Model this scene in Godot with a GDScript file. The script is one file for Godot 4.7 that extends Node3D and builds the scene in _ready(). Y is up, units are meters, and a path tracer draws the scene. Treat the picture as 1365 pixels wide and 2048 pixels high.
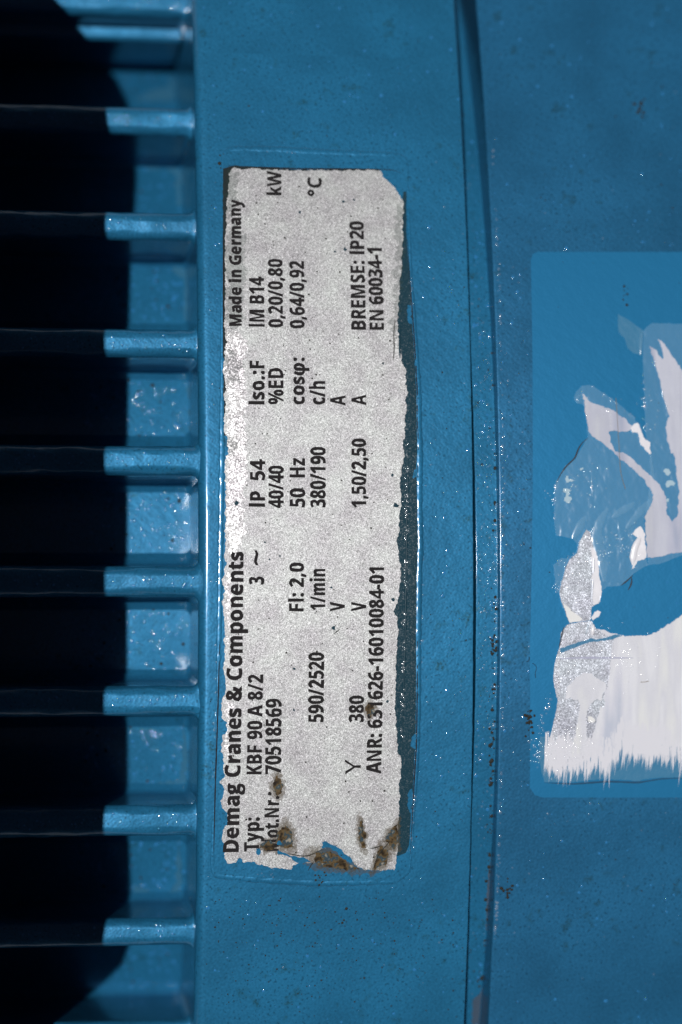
extends Node3D
# A close-up of the side of a blue painted electric motor: cooling fins, the end shield with its nameplate, the brake cover with the rest of a torn sticker.
# Shapes are worked out in millimetres in the motor's own frame (x along the shaft, y across, z out of the painted face); the motor lies with that face up.

const TOP := 216.0      # height of the face over the ground, mm
const MM := 0.001

var motor: Node3D
var grain := FastNoiseLite.new()
var rng := RandomNumberGenerator.new()
var M := {}
var bold: SystemFont
var plain_font: SystemFont


func _ready():
	rng.seed = 7
	grain.seed = 11
	grain.frequency = 1.0
	grain.fractal_octaves = 3

	# --- camera, focused on the nameplate
	var cam := Camera3D.new()
	cam.name = "camera"
	var lens := CameraAttributesPhysical.new()
	lens.frustum_focal_length = 55.5
	lens.frustum_focus_distance = 0.3022
	lens.frustum_near = 0.01
	lens.frustum_far = 50.0
	lens.exposure_aperture = 5.6
	cam.attributes = lens
	cam.keep_aspect = Camera3D.KEEP_HEIGHT
	cam.fov = 24.4009
	cam.near = 0.01
	cam.far = 50.0
	var yaw := deg_to_rad(7.841)
	var pitch := deg_to_rad(1.7053)
	var ahead := Vector3(sin(yaw) * cos(pitch), sin(pitch), -cos(yaw) * cos(pitch))
	var side := Vector3(cos(yaw), 0, sin(yaw))
	var over := side.cross(ahead)
	cam.transform = Transform3D(Basis(lie(side), lie(over), lie(-ahead)), Vector3(0, (TOP + 300.0) * MM, 0))
	add_child(cam)
	cam.current = true

	# --- sky, sun, exposure
	var env := Environment.new()
	env.background_mode = Environment.BG_SKY
	var heaven := ProceduralSkyMaterial.new()
	heaven.sky_top_color = lin(0.022, 0.023, 0.028)
	heaven.sky_horizon_color = lin(0.70, 0.68, 0.72)
	heaven.sky_curve = 0.09
	heaven.ground_bottom_color = lin(0.05, 0.05, 0.05)
	heaven.ground_horizon_color = lin(0.2, 0.2, 0.2)
	heaven.sun_angle_max = 1.0
	var sky := Sky.new()
	sky.sky_material = heaven
	env.sky = sky
	env.tonemap_mode = Environment.TONE_MAPPER_LINEAR
	env.tonemap_exposure = 1.0
	env.sdfgi_enabled = true
	env.ssao_enabled = true
	env.ssil_enabled = true
	var we := WorldEnvironment.new()
	we.name = "environment"
	we.environment = env
	add_child(we)
	var sun := DirectionalLight3D.new()
	sun.name = "sun"
	sun.light_energy = 1.5
	sun.light_color = Color(1.0, 0.99, 0.978)
	sun.light_angular_distance = 0.53
	sun.shadow_enabled = true
	var to_sun := lie(Vector3(-0.242, 0.061, 1.0).normalized())
	sun.look_at_from_position(Vector3.ZERO, -to_sun, Vector3(0, 0, -1))
	add_child(sun)

	fonts()
	materials()
	ground()
	motor = Node3D.new()
	motor.name = "electric_motor"
	motor.rotation.x = -PI / 2
	motor.set_meta("label", "blue painted electric motor with cooling fins and a worn silver nameplate")
	motor.set_meta("category", "electric motor")
	add_child(motor)
	housing()
	fins()
	end_shield()
	brake_cover()
	nameplate()
	sticker()
	specks()
	fibres()


# ------------------------------------------------------------------ helpers
func lie(v: Vector3) -> Vector3:
	return Vector3(v.x, v.z, -v.y)


func lin(r: float, g: float, b: float) -> Color:
	return Color(r, g, b).linear_to_srgb()


func at(x: float, y: float, z: float) -> Vector3:
	return Vector3(x, y, z + TOP) * MM


func arc(r: float, z0: float, y: float) -> float:
	return z0 - r + sqrt(maxf(r * r - y * y, 0.0))


func put(called: String, mesh: Mesh, mat: Material, parent: Node) -> MeshInstance3D:
	var o := MeshInstance3D.new()
	o.name = called
	o.mesh = mesh
	o.material_override = mat
	parent.add_child(o, true)
	return o


# a grid of points, rows by columns, as one smooth mesh; «out» points outwards at the grid's row and column given by «probe»
func lattice(p: PackedVector3Array, rows: int, cols: int, probe: int, out: Vector3) -> ArrayMesh:
	var idx := PackedInt32Array()
	for i in rows - 1:
		for j in cols - 1:
			var a := i * cols + j
			idx.append_array([a, a + cols, a + 1, a + 1, a + cols, a + cols + 1])
	var nrm := PackedVector3Array()
	nrm.resize(p.size())
	for t in range(0, idx.size(), 3):
		var a := idx[t]
		var b := idx[t + 1]
		var c := idx[t + 2]
		var n := (p[c] - p[a]).cross(p[b] - p[a]) * 1e6
		nrm[a] += n
		nrm[b] += n
		nrm[c] += n
	if nrm[probe].dot(out) < 0:
		for t in range(0, idx.size(), 3):
			var s := idx[t]
			idx[t] = idx[t + 1]
			idx[t + 1] = s
		for i in nrm.size():
			nrm[i] = -nrm[i]
	for i in nrm.size():
		nrm[i] = nrm[i].normalized() if nrm[i].length_squared() > 1e-20 else out
	return made(p, nrm, PackedVector2Array(), idx)


func made(p: PackedVector3Array, n: PackedVector3Array, uv: PackedVector2Array, idx: PackedInt32Array) -> ArrayMesh:
	var s := []
	s.resize(Mesh.ARRAY_MAX)
	s[Mesh.ARRAY_VERTEX] = p
	s[Mesh.ARRAY_NORMAL] = n
	if uv.size():
		s[Mesh.ARRAY_TEX_UV] = uv
	s[Mesh.ARRAY_INDEX] = idx
	var m := ArrayMesh.new()
	m.add_surface_from_arrays(Mesh.PRIMITIVE_TRIANGLES, s)
	return m


# the outline across the shaft: a shallow arc on top, rounded shoulders, straight sides down to the ground. Returns [points (y, z), normals]
func outline(r: float, z0: float, reach: float, shoulder: float) -> Array:
	var pts := PackedVector2Array()
	var nrm := PackedVector2Array()
	var th := asin(reach / r)
	var c := Vector2(reach - shoulder * sin(th), z0 - r + (r - shoulder) * cos(th))
	for k in 5:
		pts.append(Vector2(-c.x - shoulder, lerpf(-TOP, c.y, k / 5.0)))
		nrm.append(Vector2(-1, 0))
	for k in 10:
		var a := lerpf(PI / 2, th, k / 10.0)
		nrm.append(Vector2(-sin(a), cos(a)))
		pts.append(Vector2(-c.x, c.y) + nrm[-1] * shoulder)
	var n := int(reach * 2.0 / 0.4)
	for k in n + 1:
		var a := lerpf(-th, th, k / float(n))
		nrm.append(Vector2(sin(a), cos(a)))
		pts.append(Vector2(0, z0 - r) + nrm[-1] * r)
	for k in 10:
		var a := lerpf(th, PI / 2, (k + 1) / 10.0)
		nrm.append(Vector2(sin(a), cos(a)))
		pts.append(Vector2(c.x, c.y) + nrm[-1] * shoulder)
	for k in 5:
		pts.append(Vector2(c.x + shoulder, lerpf(c.y, -TOP, (k + 1) / 5.0)))
		nrm.append(Vector2(1, 0))
	return [pts, nrm]


# a profile (x, height over the outline) carried round an outline; edges wander by a few hundredths of a millimetre, as a casting's do
func carried(profile: PackedVector2Array, line: Array, wander := 0.04) -> ArrayMesh:
	var pts: PackedVector2Array = line[0]
	var nrm: PackedVector2Array = line[1]
	var p := PackedVector3Array()
	for i in profile.size():
		var q := profile[i]
		for j in pts.size():
			var w := wander * grain.get_noise_2d(pts[j].x * 0.35, q.x * 0.08) + 0.022 * grain.get_noise_2d(pts[j].x * 2.1, q.x * 1.5)
			var w2 := wander * 0.25 * grain.get_noise_2d(pts[j].x * 0.3 + 50.0, q.x * 0.1)
			var yz := pts[j] + nrm[j] * (q.y + w2)
			p.append(at(q.x + w, yz.x, yz.y))
	var mid := pts.size() / 2
	var flat := 0
	for i in profile.size():
		if profile[i].y > profile[flat].y - 0.0001 and i < profile.size() * 0.7:
			flat = i
	return lattice(p, profile.size(), pts.size(), flat * pts.size() + mid, Vector3(0, 0, 1))


func rounded(from: Vector2, r: float, a0: float, a1: float, n: int) -> PackedVector2Array:
	var out := PackedVector2Array()
	for k in n + 1:
		var a := lerpf(a0, a1, k / float(n))
		out.append(from + Vector2(cos(a), sin(a)) * r)
	return out


# an outline made ragged: cut into short steps and pushed about by noise
func ragged(poly: PackedVector2Array, step: float, amount: float, salt: float) -> PackedVector2Array:
	var out := PackedVector2Array()
	for i in poly.size():
		var a := poly[i]
		var b := poly[(i + 1) % poly.size()]
		var n := maxi(1, int(a.distance_to(b) / step))
		var across := (b - a).orthogonal().normalized()
		for k in n:
			var q := a.lerp(b, k / float(n))
			var w := grain.get_noise_2d(q.x * 0.9 + salt, q.y * 0.9 - salt) + 0.6 * grain.get_noise_2d(q.x * 2.7 - salt, q.y * 2.7)
			out.append(q + across * w * amount * 1.6)
	return out


# a thin sheet lying on an arched surface (radius r, crest z0): the outline in plan, «low» and «high» over the surface; «swell» lets it lift off in places
func sheet(poly: PackedVector2Array, r: float, z0: float, low: float, high: float, swell := 0.0, salt := 0.0, band := 1.5) -> ArrayMesh:
	var p := PackedVector3Array()
	var n := PackedVector3Array()
	var uv := PackedVector2Array()
	var idx := PackedInt32Array()
	var lo := INF
	var hi := -INF
	var left := INF
	var right := -INF
	for q in poly:
		lo = minf(lo, q.y)
		hi = maxf(hi, q.y)
		left = minf(left, q.x)
		right = maxf(right, q.x)
	var cuts := [[left - 1.0, right + 1.0]]
	if swell > 0.0:
		cuts = []
		var x := left - 0.01
		while x < right:
			cuts.append([x, x + band])
			x += band
	var y := lo - 0.013
	while y < hi:
		for cut in cuts:
			var strip := PackedVector2Array([Vector2(cut[0], y), Vector2(cut[1], y), Vector2(cut[1], y + band), Vector2(cut[0], y + band)])
			for piece in Geometry2D.intersect_polygons(poly, strip):
				if Geometry2D.is_polygon_clockwise(piece):
					continue
				var tri := Geometry2D.triangulate_polygon(piece)
				var first := p.size()
				for q in piece:
					p.append(on(q, r, z0, high + lift(q, swell, salt)))
					n.append(tilt(q, r, swell, salt))
					uv.append(q * 0.02)
				for t in range(0, tri.size(), 3):
					var a := piece[tri[t]]
					var b := piece[tri[t + 1]]
					var c := piece[tri[t + 2]]
					var turn := (b - a).cross(c - a)
					idx.append_array([first + tri[t], first + tri[t + 2], first + tri[t + 1]] if turn > 0 else [first + tri[t], first + tri[t + 1], first + tri[t + 2]])
		y += band
	var ccw := not Geometry2D.is_polygon_clockwise(poly)
	for i in poly.size():
		var a := poly[i] if ccw else poly[poly.size() - 1 - i]
		var b := poly[(i + 1) % poly.size()] if ccw else poly[(2 * poly.size() - 2 - i) % poly.size()]
		if a.distance_to(b) < 0.001:
			continue
		var o2 := Vector2(b.y - a.y, a.x - b.x).normalized()
		var o := Vector3(o2.x, o2.y, 0.35).normalized()
		var first := p.size()
		for q in [a, b]:
			p.append(on(q, r, z0, high + lift(q, swell, salt)))
			p.append(on(q, r, z0, low))
			n.append(o)
			n.append(o)
			uv.append(q * 0.02)
			uv.append(q * 0.02)
		idx.append_array([first, first + 1, first + 2, first + 2, first + 1, first + 3])
		var fn := (p[first + 2] - p[first]).cross(p[first + 1] - p[first])
		if fn.dot(o) < 0:
			var k := idx.size() - 6
			for t in [k, k + 3]:
				var s := idx[t + 1]
				idx[t + 1] = idx[t + 2]
				idx[t + 2] = s
	return made(p, n, uv, idx)


func on(q: Vector2, r: float, z0: float, h: float) -> Vector3:
	return at(q.x, q.y, arc(r, z0, q.y) + h)


func lift(q: Vector2, swell: float, salt: float) -> float:
	return 0.0 if swell == 0.0 else swell * (0.55 + grain.get_noise_2d(q.x * 0.13 + salt, q.y * 0.09 - salt) + 0.35 * grain.get_noise_2d(q.x * 0.5 + salt, q.y * 0.3))


func tilt(q: Vector2, r: float, swell: float, salt: float) -> Vector3:
	var n := Vector3(0, q.y / r, sqrt(maxf(1.0 - q.y * q.y / r / r, 0.0)))
	if swell > 0.0:
		var e := 0.1
		n.x -= (lift(q + Vector2(e, 0), swell, salt) - lift(q - Vector2(e, 0), swell, salt)) / (2 * e)
		n.y -= (lift(q + Vector2(0, e), swell, salt) - lift(q - Vector2(0, e), swell, salt)) / (2 * e)
	return n.normalized()


# a low rounded ridge along a line on an arched surface: a fold, a wrinkle, a bead of paint, a hair
func ridge(line: PackedVector2Array, r: float, z0: float, h: float, wide: float, tall: float, around := 7, full := false) -> ArrayMesh:
	var fine := PackedVector2Array()
	for i in line.size() - 1:
		var n := maxi(2, int(line[i].distance_to(line[i + 1]) / 0.35))
		for k in n:
			fine.append(line[i].lerp(line[i + 1], k / float(n)))
	fine.append(line[-1])
	for pass_no in 3:
		for i in range(1, fine.size() - 1):
			fine[i] = (fine[i - 1] + fine[i] * 2.0 + fine[i + 1]) / 4.0
	var p := PackedVector3Array()
	for i in fine.size():
		var d := (fine[mini(i + 1, fine.size() - 1)] - fine[maxi(i - 1, 0)]).normalized()
		var across := Vector2(-d.y, d.x)
		var u := i / float(fine.size() - 1)
		var thin := (1.0 if full else sqrt(sin(PI * clampf(u, 0.02, 0.98)))) * (1.0 + 0.35 * grain.get_noise_2d(fine[i].x * 0.7, fine[i].y * 0.7))
		for k in around:
			var a := lerpf(0.0, TAU if full else PI, k / float(around - 1))
			var q := fine[i] + across * cos(a) * wide * thin
			p.append(on(q, r, z0, h + sin(a) * tall * thin))
	return lattice(p, fine.size(), around, (fine.size() / 2) * around + around / (4 if full else 2), Vector3(0, 0, 1))


# ------------------------------------------------------------------ materials
func fonts():
	bold = SystemFont.new()
	bold.font_names = PackedStringArray(["Droid Sans"])
	bold.font_weight = 700
	plain_font = SystemFont.new()
	plain_font.font_names = PackedStringArray(["Droid Sans"])


func picture(w: int, h: int, bytes: PackedByteArray) -> ImageTexture:
	return ImageTexture.create_from_image(Image.create_from_data(w, h, false, Image.FORMAT_RGB8, bytes))


# a normal map from heights in the unit of one texel
func slopes(w: int, h: int, z: PackedFloat32Array) -> ImageTexture:
	var b := PackedByteArray()
	b.resize(w * h * 3)
	var k := 0
	for y in h:
		var up := ((y + h - 1) % h) * w
		var dn := ((y + 1) % h) * w
		var row := y * w
		for x in w:
			var dx := z[row + (x + 1) % w] - z[row + (x + w - 1) % w]
			var dy := z[dn + x] - z[up + x]
			var s := 127.0 / sqrt(1.0 + 0.25 * (dx * dx + dy * dy))
			b[k] = int(127.5 - 0.5 * dx * s)
			b[k + 1] = int(127.5 + 0.5 * dy * s)
			b[k + 2] = int(127.5 + s)
			k += 3
	return picture(w, h, b)


func over_all(m: StandardMaterial3D, tile: float) -> void:
	m.uv1_triplanar = true
	m.uv1_triplanar_sharpness = 4.0
	m.uv1_scale = Vector3.ONE / (tile * MM)
	m.uv1_offset = Vector3(0.18, 0.5, 0.37)


func noise(freq: float, octaves: int, salt: int) -> FastNoiseLite:
	var n := FastNoiseLite.new()
	n.seed = salt
	n.frequency = freq
	n.fractal_octaves = octaves
	n.noise_type = FastNoiseLite.TYPE_SIMPLEX_SMOOTH
	return n


func materials():
	# brushed and sprayed paint: orange peel, fine grit and faint diagonal brush streaks
	var w := 1400
	var peel := noise(0.045, 2, 3)      # 10 texels to the millimetre
	var grit := noise(0.22, 2, 4)
	var brush := noise(0.05, 2, 5)
	var z := PackedFloat32Array()
	z.resize(w * w)
	var tone := PackedByteArray()
	tone.resize(w * w * 3)
	var cloud := noise(0.006, 4, 6)
	var pits := noise(0.21, 1, 9)
	var soot := noise(0.03, 3, 8)
	var k := 0
	for y in w:
		for x in w:
			var d := grit.get_noise_2d(x, y)
			z[k] = 0.34 * peel.get_noise_2d(x, y) + 0.24 * d + 0.13 * brush.get_noise_2d((x + y) * 0.16, (x - y) * 1.5)
			var c := cloud.get_noise_2d(x, y)
			var s := soot.get_noise_2d(x * 1.0, y)
			var pit := clampf((pits.get_noise_2d(x, y) - 0.66 + 0.25 * c) * 6.0, 0.0, 1.0)
			var v := (0.92 + 0.10 * c + 0.08 * d) * (1.0 - 0.22 * pit)
			var dirt := clampf((s + 0.45 * c - 0.5) * 3.0, 0.0, 1.0) * clampf(0.5 + 1.6 * d, 0.0, 1.0) * 0.4
			var q := k * 3
			tone[q] = int(255.0 * clampf(v * (1.0 - dirt * 0.3), 0.0, 1.0))
			tone[q + 1] = int(255.0 * clampf(v * (1.0 - dirt * 0.62), 0.0, 1.0))
			tone[q + 2] = int(255.0 * clampf(v * (1.0 - dirt * 0.78), 0.0, 1.0))
			k += 1
	var paint_slopes := slopes(w, w, z)
	var paint_tone := picture(w, w, tone)
	var paint := StandardMaterial3D.new()
	paint.albedo_color = lin(0.0135, 0.123, 0.248)
	paint.albedo_texture = paint_tone
	paint.roughness = 0.43
	paint.metallic = 0.28
	paint.metallic_specular = 0.2
	paint.clearcoat_enabled = true
	paint.clearcoat = 0.7
	paint.clearcoat_roughness = 0.13
	paint.normal_enabled = true
	paint.normal_texture = paint_slopes
	paint.normal_scale = 0.42
	over_all(paint, 140.0)
	M.paint = paint
	var clean := paint.duplicate()
	clean.albedo_color = lin(0.013, 0.136, 0.305)
	clean.albedo_texture = null
	clean.albedo_color = lin(0.012, 0.119, 0.252)
	clean.normal_scale = 0.2
	clean.clearcoat = 0.35
	M.clean = clean
	var weathered := paint.duplicate()       # the cover outside the place the sticker kept clean
	weathered.albedo_color = lin(0.0145, 0.106, 0.222)
	weathered.clearcoat = 0.55
	weathered.clearcoat_roughness = 0.17
	M.weathered = weathered
	var drop := StandardMaterial3D.new()
	drop.albedo_color = lin(0.02, 0.13, 0.30)
	drop.roughness = 0.09
	drop.metallic_specular = 0.75
	M.drop = drop

	var bead := StandardMaterial3D.new()
	bead.transparency = BaseMaterial3D.TRANSPARENCY_ALPHA
	bead.albedo_color = Color(0.9, 0.95, 1.0, 0.04)
	bead.roughness = 0.09
	bead.metallic_specular = 0.5
	M.bead = bead

	# silver label: metallic flakes, every flake at its own tilt
	w = 1024
	var b := PackedByteArray()
	var f := PackedByteArray()
	b.resize(w * w * 3)
	f.resize(w * w * 3)
	var stain := noise(0.012, 4, 21)
	var flake := noise(0.55, 1, 22)
	flake.noise_type = FastNoiseLite.TYPE_VALUE
	for i in w * w:
		var x := i % w
		var y := i / w
		var c := stain.get_noise_2d(x, y)
		var g := flake.get_noise_2d(x, y)
		var v := clampf(0.86 + 0.07 * c + 0.09 * g + rng.randf_range(-0.16, 0.16), 0.0, 1.0)
		b[i * 3] = int(255 * v * 0.99)
		b[i * 3 + 1] = int(255 * v * (0.985 + 0.02 * c))
		b[i * 3 + 2] = int(255 * v)
		var a := rng.randf() * TAU
		var s := sqrt(rng.randf()) * 0.24
		f[i * 3] = int(127.5 + 127.0 * s * cos(a))
		f[i * 3 + 1] = int(127.5 + 127.0 * s * sin(a))
		f[i * 3 + 2] = int(127.5 + 127.0 * sqrt(1.0 - s * s))
	var silver := StandardMaterial3D.new()
	silver.albedo_color = lin(0.458, 0.47, 0.467)
	silver.albedo_texture = picture(w, w, b)
	silver.metallic = 0.5
	silver.roughness = 0.56
	silver.normal_enabled = true
	silver.normal_texture = picture(w, w, f)
	silver.normal_scale = 1.0
	silver.uv1_scale = Vector3(0.78, 0.78, 1)
	M.silver = silver
	var foil := silver.duplicate()
	foil.albedo_color = lin(0.45, 0.485, 0.54)
	foil.roughness = 0.42
	foil.metallic = 0.35
	M.foil = foil
	var rubbed := silver.duplicate()
	rubbed.albedo_color = lin(0.56, 0.56, 0.56)
	rubbed.roughness = 0.46
	rubbed.uv1_scale = Vector3(0.45, 0.45, 1)
	M.rubbed = rubbed

	# plain ones
	M.ink = dull(0.012, 0.011, 0.012, 0.75)
	M.teal = dull(0.008, 0.030, 0.045, 0.36)
	M.teal.normal_enabled = true
	M.teal.normal_texture = M.silver.normal_texture
	M.teal.normal_scale = 0.9
	M.teal.uv1_scale = Vector3(0.5, 0.5, 1)
	M.dark = dull(0.010, 0.016, 0.018, 0.5, 0.4)
	M.paper = dull(0.48, 0.49, 0.53, 0.6)
	M.paper.albedo_texture = mottled([Color(0.86, 0.88, 0.92), Color(0.95, 0.95, 0.97), Color(1, 1, 1), Color(0.95, 0.95, 0.96), Color(1, 1, 0.98)], 0.05, 0.008)
	M.paper.normal_enabled = true
	M.paper.normal_texture = M.silver.normal_texture
	M.paper.normal_scale = 0.35
	M.paper.uv1_scale = Vector3(0.6, 0.6, 1)
	M.thin_paper = M.paper.duplicate()
	M.thin_paper.albedo_color = lin(0.36, 0.375, 0.44)
	M.gloss_paper = dull(0.52, 0.52, 0.56, 0.3, 0.3)
	M.cream = dull(0.52, 0.525, 0.53, 0.6, 0.3)
	var crumple := noise(0.018, 3, 41)
	var cz := PackedFloat32Array()
	cz.resize(512 * 512)
	for i in 512 * 512:
		var v := crumple.get_noise_2d(i % 512, (i / 512) * 0.7)
		cz[i] = 9.0 * absf(v) + 5.0 * absf(crumple.get_noise_2d((i % 512) * 2.2 + 900.0, (i / 512) * 1.4))
	var film := StandardMaterial3D.new()
	film.transparency = BaseMaterial3D.TRANSPARENCY_ALPHA
	film.albedo_color = Color(0.56, 0.77, 0.90, 0.15)
	film.roughness = 0.2
	film.normal_enabled = true
	film.normal_texture = slopes(512, 512, cz)
	film.normal_scale = 0.13
	film.uv1_scale = Vector3(1.1, 1.1, 1)
	M.film = film
	M.fold = M.film.duplicate()
	M.fold.albedo_color.a = 0.13
	M.stain = dull(0.10, 0.075, 0.04, 0.7)
	M.stain.transparency = BaseMaterial3D.TRANSPARENCY_ALPHA
	M.stain.albedo_color.a = 0.26
	M.soil = dull(0.03, 0.06, 0.05, 0.7)
	M.soil.transparency = BaseMaterial3D.TRANSPARENCY_ALPHA
	M.soil.albedo_color.a = 0.20
	M.worn = dull(0.40, 0.40, 0.40, 0.6)
	M.glue = dull(0.026, 0.128, 0.235, 0.35, 0.5)
	M.brown = dull(1.0, 1.0, 1.0, 0.45, 1.0)
	M.brown.albedo_texture = mottled([Color(0.10, 0.08, 0.06), Color(0.20, 0.16, 0.10), Color(0.33, 0.27, 0.18), Color(0.13, 0.20, 0.25), Color(0.50, 0.47, 0.42)], 0.05, 0.05)
	over_all(M.brown, 24.0)
	M.dust = dull(0.017, 0.085, 0.152, 0.8, 0.9)
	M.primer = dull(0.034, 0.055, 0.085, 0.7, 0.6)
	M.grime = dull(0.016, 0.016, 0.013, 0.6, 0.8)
	M.crease = dull(0.035, 0.045, 0.06, 0.6)
	M.haze = dull(0.26, 0.36, 0.43, 0.6)
	M.cream_fibre = dull(0.46, 0.465, 0.51, 0.7)
	M.glue_edge = dull(0.012, 0.05, 0.10, 0.6)
	M.pencil = dull(0.28, 0.29, 0.38, 0.6)
	M.hair = dull(0.16, 0.13, 0.09, 0.4)
	M.black_hair = dull(0.012, 0.012, 0.014, 0.4)
	M.concrete = dull(0.22, 0.21, 0.20, 0.9, 0.6)


# a picture of patches in a few colours, longer one way than the other where the two frequencies differ
func mottled(tones: Array, fx: float, fy: float) -> ImageTexture:
	var ramp := noise(1.0, 4, 31)
	var b := PackedByteArray()
	b.resize(384 * 384 * 3)
	for i in 384 * 384:
		var v := clampf(0.5 + 0.85 * ramp.get_noise_2d((i % 384) * fx, (i / 384) * fy), 0.0, 0.999) * (tones.size() - 1)
		var c: Color = tones[int(v)].lerp(tones[int(v) + 1], v - int(v))
		b[i * 3] = c.r8
		b[i * 3 + 1] = c.g8
		b[i * 3 + 2] = c.b8
	return picture(384, 384, b)


func dull(r: float, g: float, b: float, rough: float, bumpy := 0.0) -> StandardMaterial3D:
	var m := StandardMaterial3D.new()
	m.albedo_color = lin(r, g, b)
	m.roughness = rough
	m.metallic_specular = 0.22 if rough > 0.35 else 0.5
	if bumpy > 0.0:
		m.normal_enabled = true
		m.normal_texture = M.paint.normal_texture
		m.normal_scale = bumpy
		over_all(m, 90.0)
	return m


# ------------------------------------------------------------------ the setting
func ground():
	var g := PlaneMesh.new()
	g.size = Vector2(40, 40)
	var o := put("ground", g, M.concrete, self)
	o.set_meta("kind", "structure")
	o.set_meta("label", "grey concrete ground under the motor")


# ------------------------------------------------------------------ the motor
func housing():
	# the round stator barrel between the fins
	var p := PackedVector3Array()
	var xs := PackedFloat32Array()
	var x := -4.0
	while x < 24.5:
		xs.append(x)
		x += 0.7
	for xx in xs:
		for k in 181:
			var a := lerpf(-PI, PI, k / 180.0)
			var w := 0.05 * grain.get_noise_2d(xx * 0.2, a * 20.0)
			p.append(at(xx, sin(a) * (100.0 + w), -115.0 + cos(a) * (100.0 + w)))
	put("stator_barrel", lattice(p, xs.size(), 181, 10 * 181 + 90, Vector3(0, 0, 1)), M.paint, motor)
	# the gear housing at the shaft end, out of the frame: it stands higher than the fins and shades them
	var q := PackedVector2Array([Vector2(88, -TOP), Vector2(87.5, -40), Vector2(86, -18), Vector2(83.6, 2), Vector2(81.5, 14), Vector2(78.6, 26), Vector2(75, 35.5), Vector2(70.5, 43), Vector2(66, 47.5), Vector2(61, 50.6), Vector2(56, 51.8), Vector2(50, 52.6), Vector2(42, 54.6), Vector2(34, 56.4), Vector2(24, 58.2), Vector2(14, 59.3), Vector2(4, 59.7), Vector2(-7, 59.2), Vector2(-17, 58.2), Vector2(-27, 56.6), Vector2(-35, 55.0), Vector2(-41, 53.5), Vector2(-44, 51.6), Vector2(-46, 49), Vector2(-48.4, 44.5), Vector2(-51, 35), Vector2(-54, 24), Vector2(-58, 16), Vector2(-63, 8), Vector2(-68, -6), Vector2(-70, -30), Vector2(-70, -TOP)])
	var st := SurfaceTool.new()
	st.begin(Mesh.PRIMITIVE_TRIANGLES)
	var x0 := -80.0
	var x1 := -3.2
	for i in q.size() - 1:
		var a := q[i]
		var b := q[i + 1]
		for v in [at(x0, a.x, a.y), at(x1, a.x, a.y), at(x0, b.x, b.y), at(x0, b.x, b.y), at(x1, a.x, a.y), at(x1, b.x, b.y)]:
			st.set_smooth_group(1)
			st.add_vertex(v)
	var tri := Geometry2D.triangulate_polygon(q)
	for xx in [x0, x1]:
		for t in range(0, tri.size(), 3):
			for s in 3:
				var v := q[tri[t + (s if xx == x1 else 2 - s)]]
				st.set_smooth_group(2 if xx == x1 else 3)
				st.add_vertex(at(xx, v.x, v.y))
	st.generate_normals()
	put("gear_housing", st.commit(), M.paint, motor)


func fins():
	for y in [95.5, 80.4, 61.7, 46.55, 30.75, 15.5, 0.12, -15.05, -30.4, -45.25, -59.6, -74.5]:
		put("cooling_fin", fin(y), M.paint, motor)
	# a step cast along the foot of the second fin from the top
	var sec := PackedVector2Array([Vector2(76.3, -56), Vector2(76.4, -45), Vector2(76.5, -36)])
	sec.append_array(rounded(Vector2(77.3, -33.9), 0.8, PI, PI / 2, 5))
	sec.append(Vector2(80.5, -33.0))
	var p := PackedVector3Array()
	for i in 27:
		for q in sec:
			var w := 0.05 * grain.get_noise_2d(i * 0.3, q.y * 0.4)
			p.append(at(-3.6 + i * 1.02, q.x + w, q.y + w))
	put("fin_step", lattice(p, 27, sec.size(), 10 * sec.size() + sec.size() - 1, Vector3(0, 0, 1)), M.paint, motor)
	# dust that has settled in the grooves
	for s in [PackedVector2Array([Vector2(17.37, 61.37), Vector2(20.92, 61.31), Vector2(23.48, 61.22), Vector2(23.34, 58.42), Vector2(22.81, 52.83), Vector2(22.25, 52.82), Vector2(22.31, 57.58), Vector2(20.81, 58.75), Vector2(18.66, 58.13), Vector2(17.29, 59.06)]), PackedVector2Array([Vector2(15.63, 44.92), Vector2(20.31, 44.94), Vector2(23.62, 44.93), Vector2(23.51, 41.54), Vector2(23.07, 35.75), Vector2(22.66, 35.75), Vector2(22.82, 41.52), Vector2(20.96, 43.55), Vector2(18.22, 43.79), Vector2(15.61, 43.59)]), PackedVector2Array([Vector2(23.67, 29.07), Vector2(23.65, 24.57), Vector2(23.43, 19.10), Vector2(23.03, 19.09), Vector2(23.11, 24.56), Vector2(22.77, 28.36), Vector2(20.62, 28.82)]), PackedVector2Array([Vector2(15.36, -27.09), Vector2(20.04, -27.42), Vector2(22.86, -27.45), Vector2(22.89, -22.41), Vector2(22.29, -18.35), Vector2(22.38, -23.76), Vector2(22.04, -26.48), Vector2(19.36, -26.86)]), PackedVector2Array([Vector2(16.23, -43.23), Vector2(20.47, -43.75), Vector2(22.52, -43.79), Vector2(22.63, -39.04), Vector2(22.10, -34.79), Vector2(21.95, -39.03), Vector2(21.77, -41.89), Vector2(19.75, -42.58), Vector2(16.31, -41.07)]), PackedVector2Array([Vector2(17.03, 70.24), Vector2(21.39, 70.21), Vector2(22.85, 70.26), Vector2(23.09, 73.74), Vector2(22.60, 75.18), Vector2(22.16, 73.04), Vector2(19.30, 71.99)])]:
		put("groove_dust", sheet(ragged(s, 0.3, 0.25, s[0].y), 100.0, -15.0, 0.0, 0.08, 0.05, s[0].x, 0.8), M.dust, motor)


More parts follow.
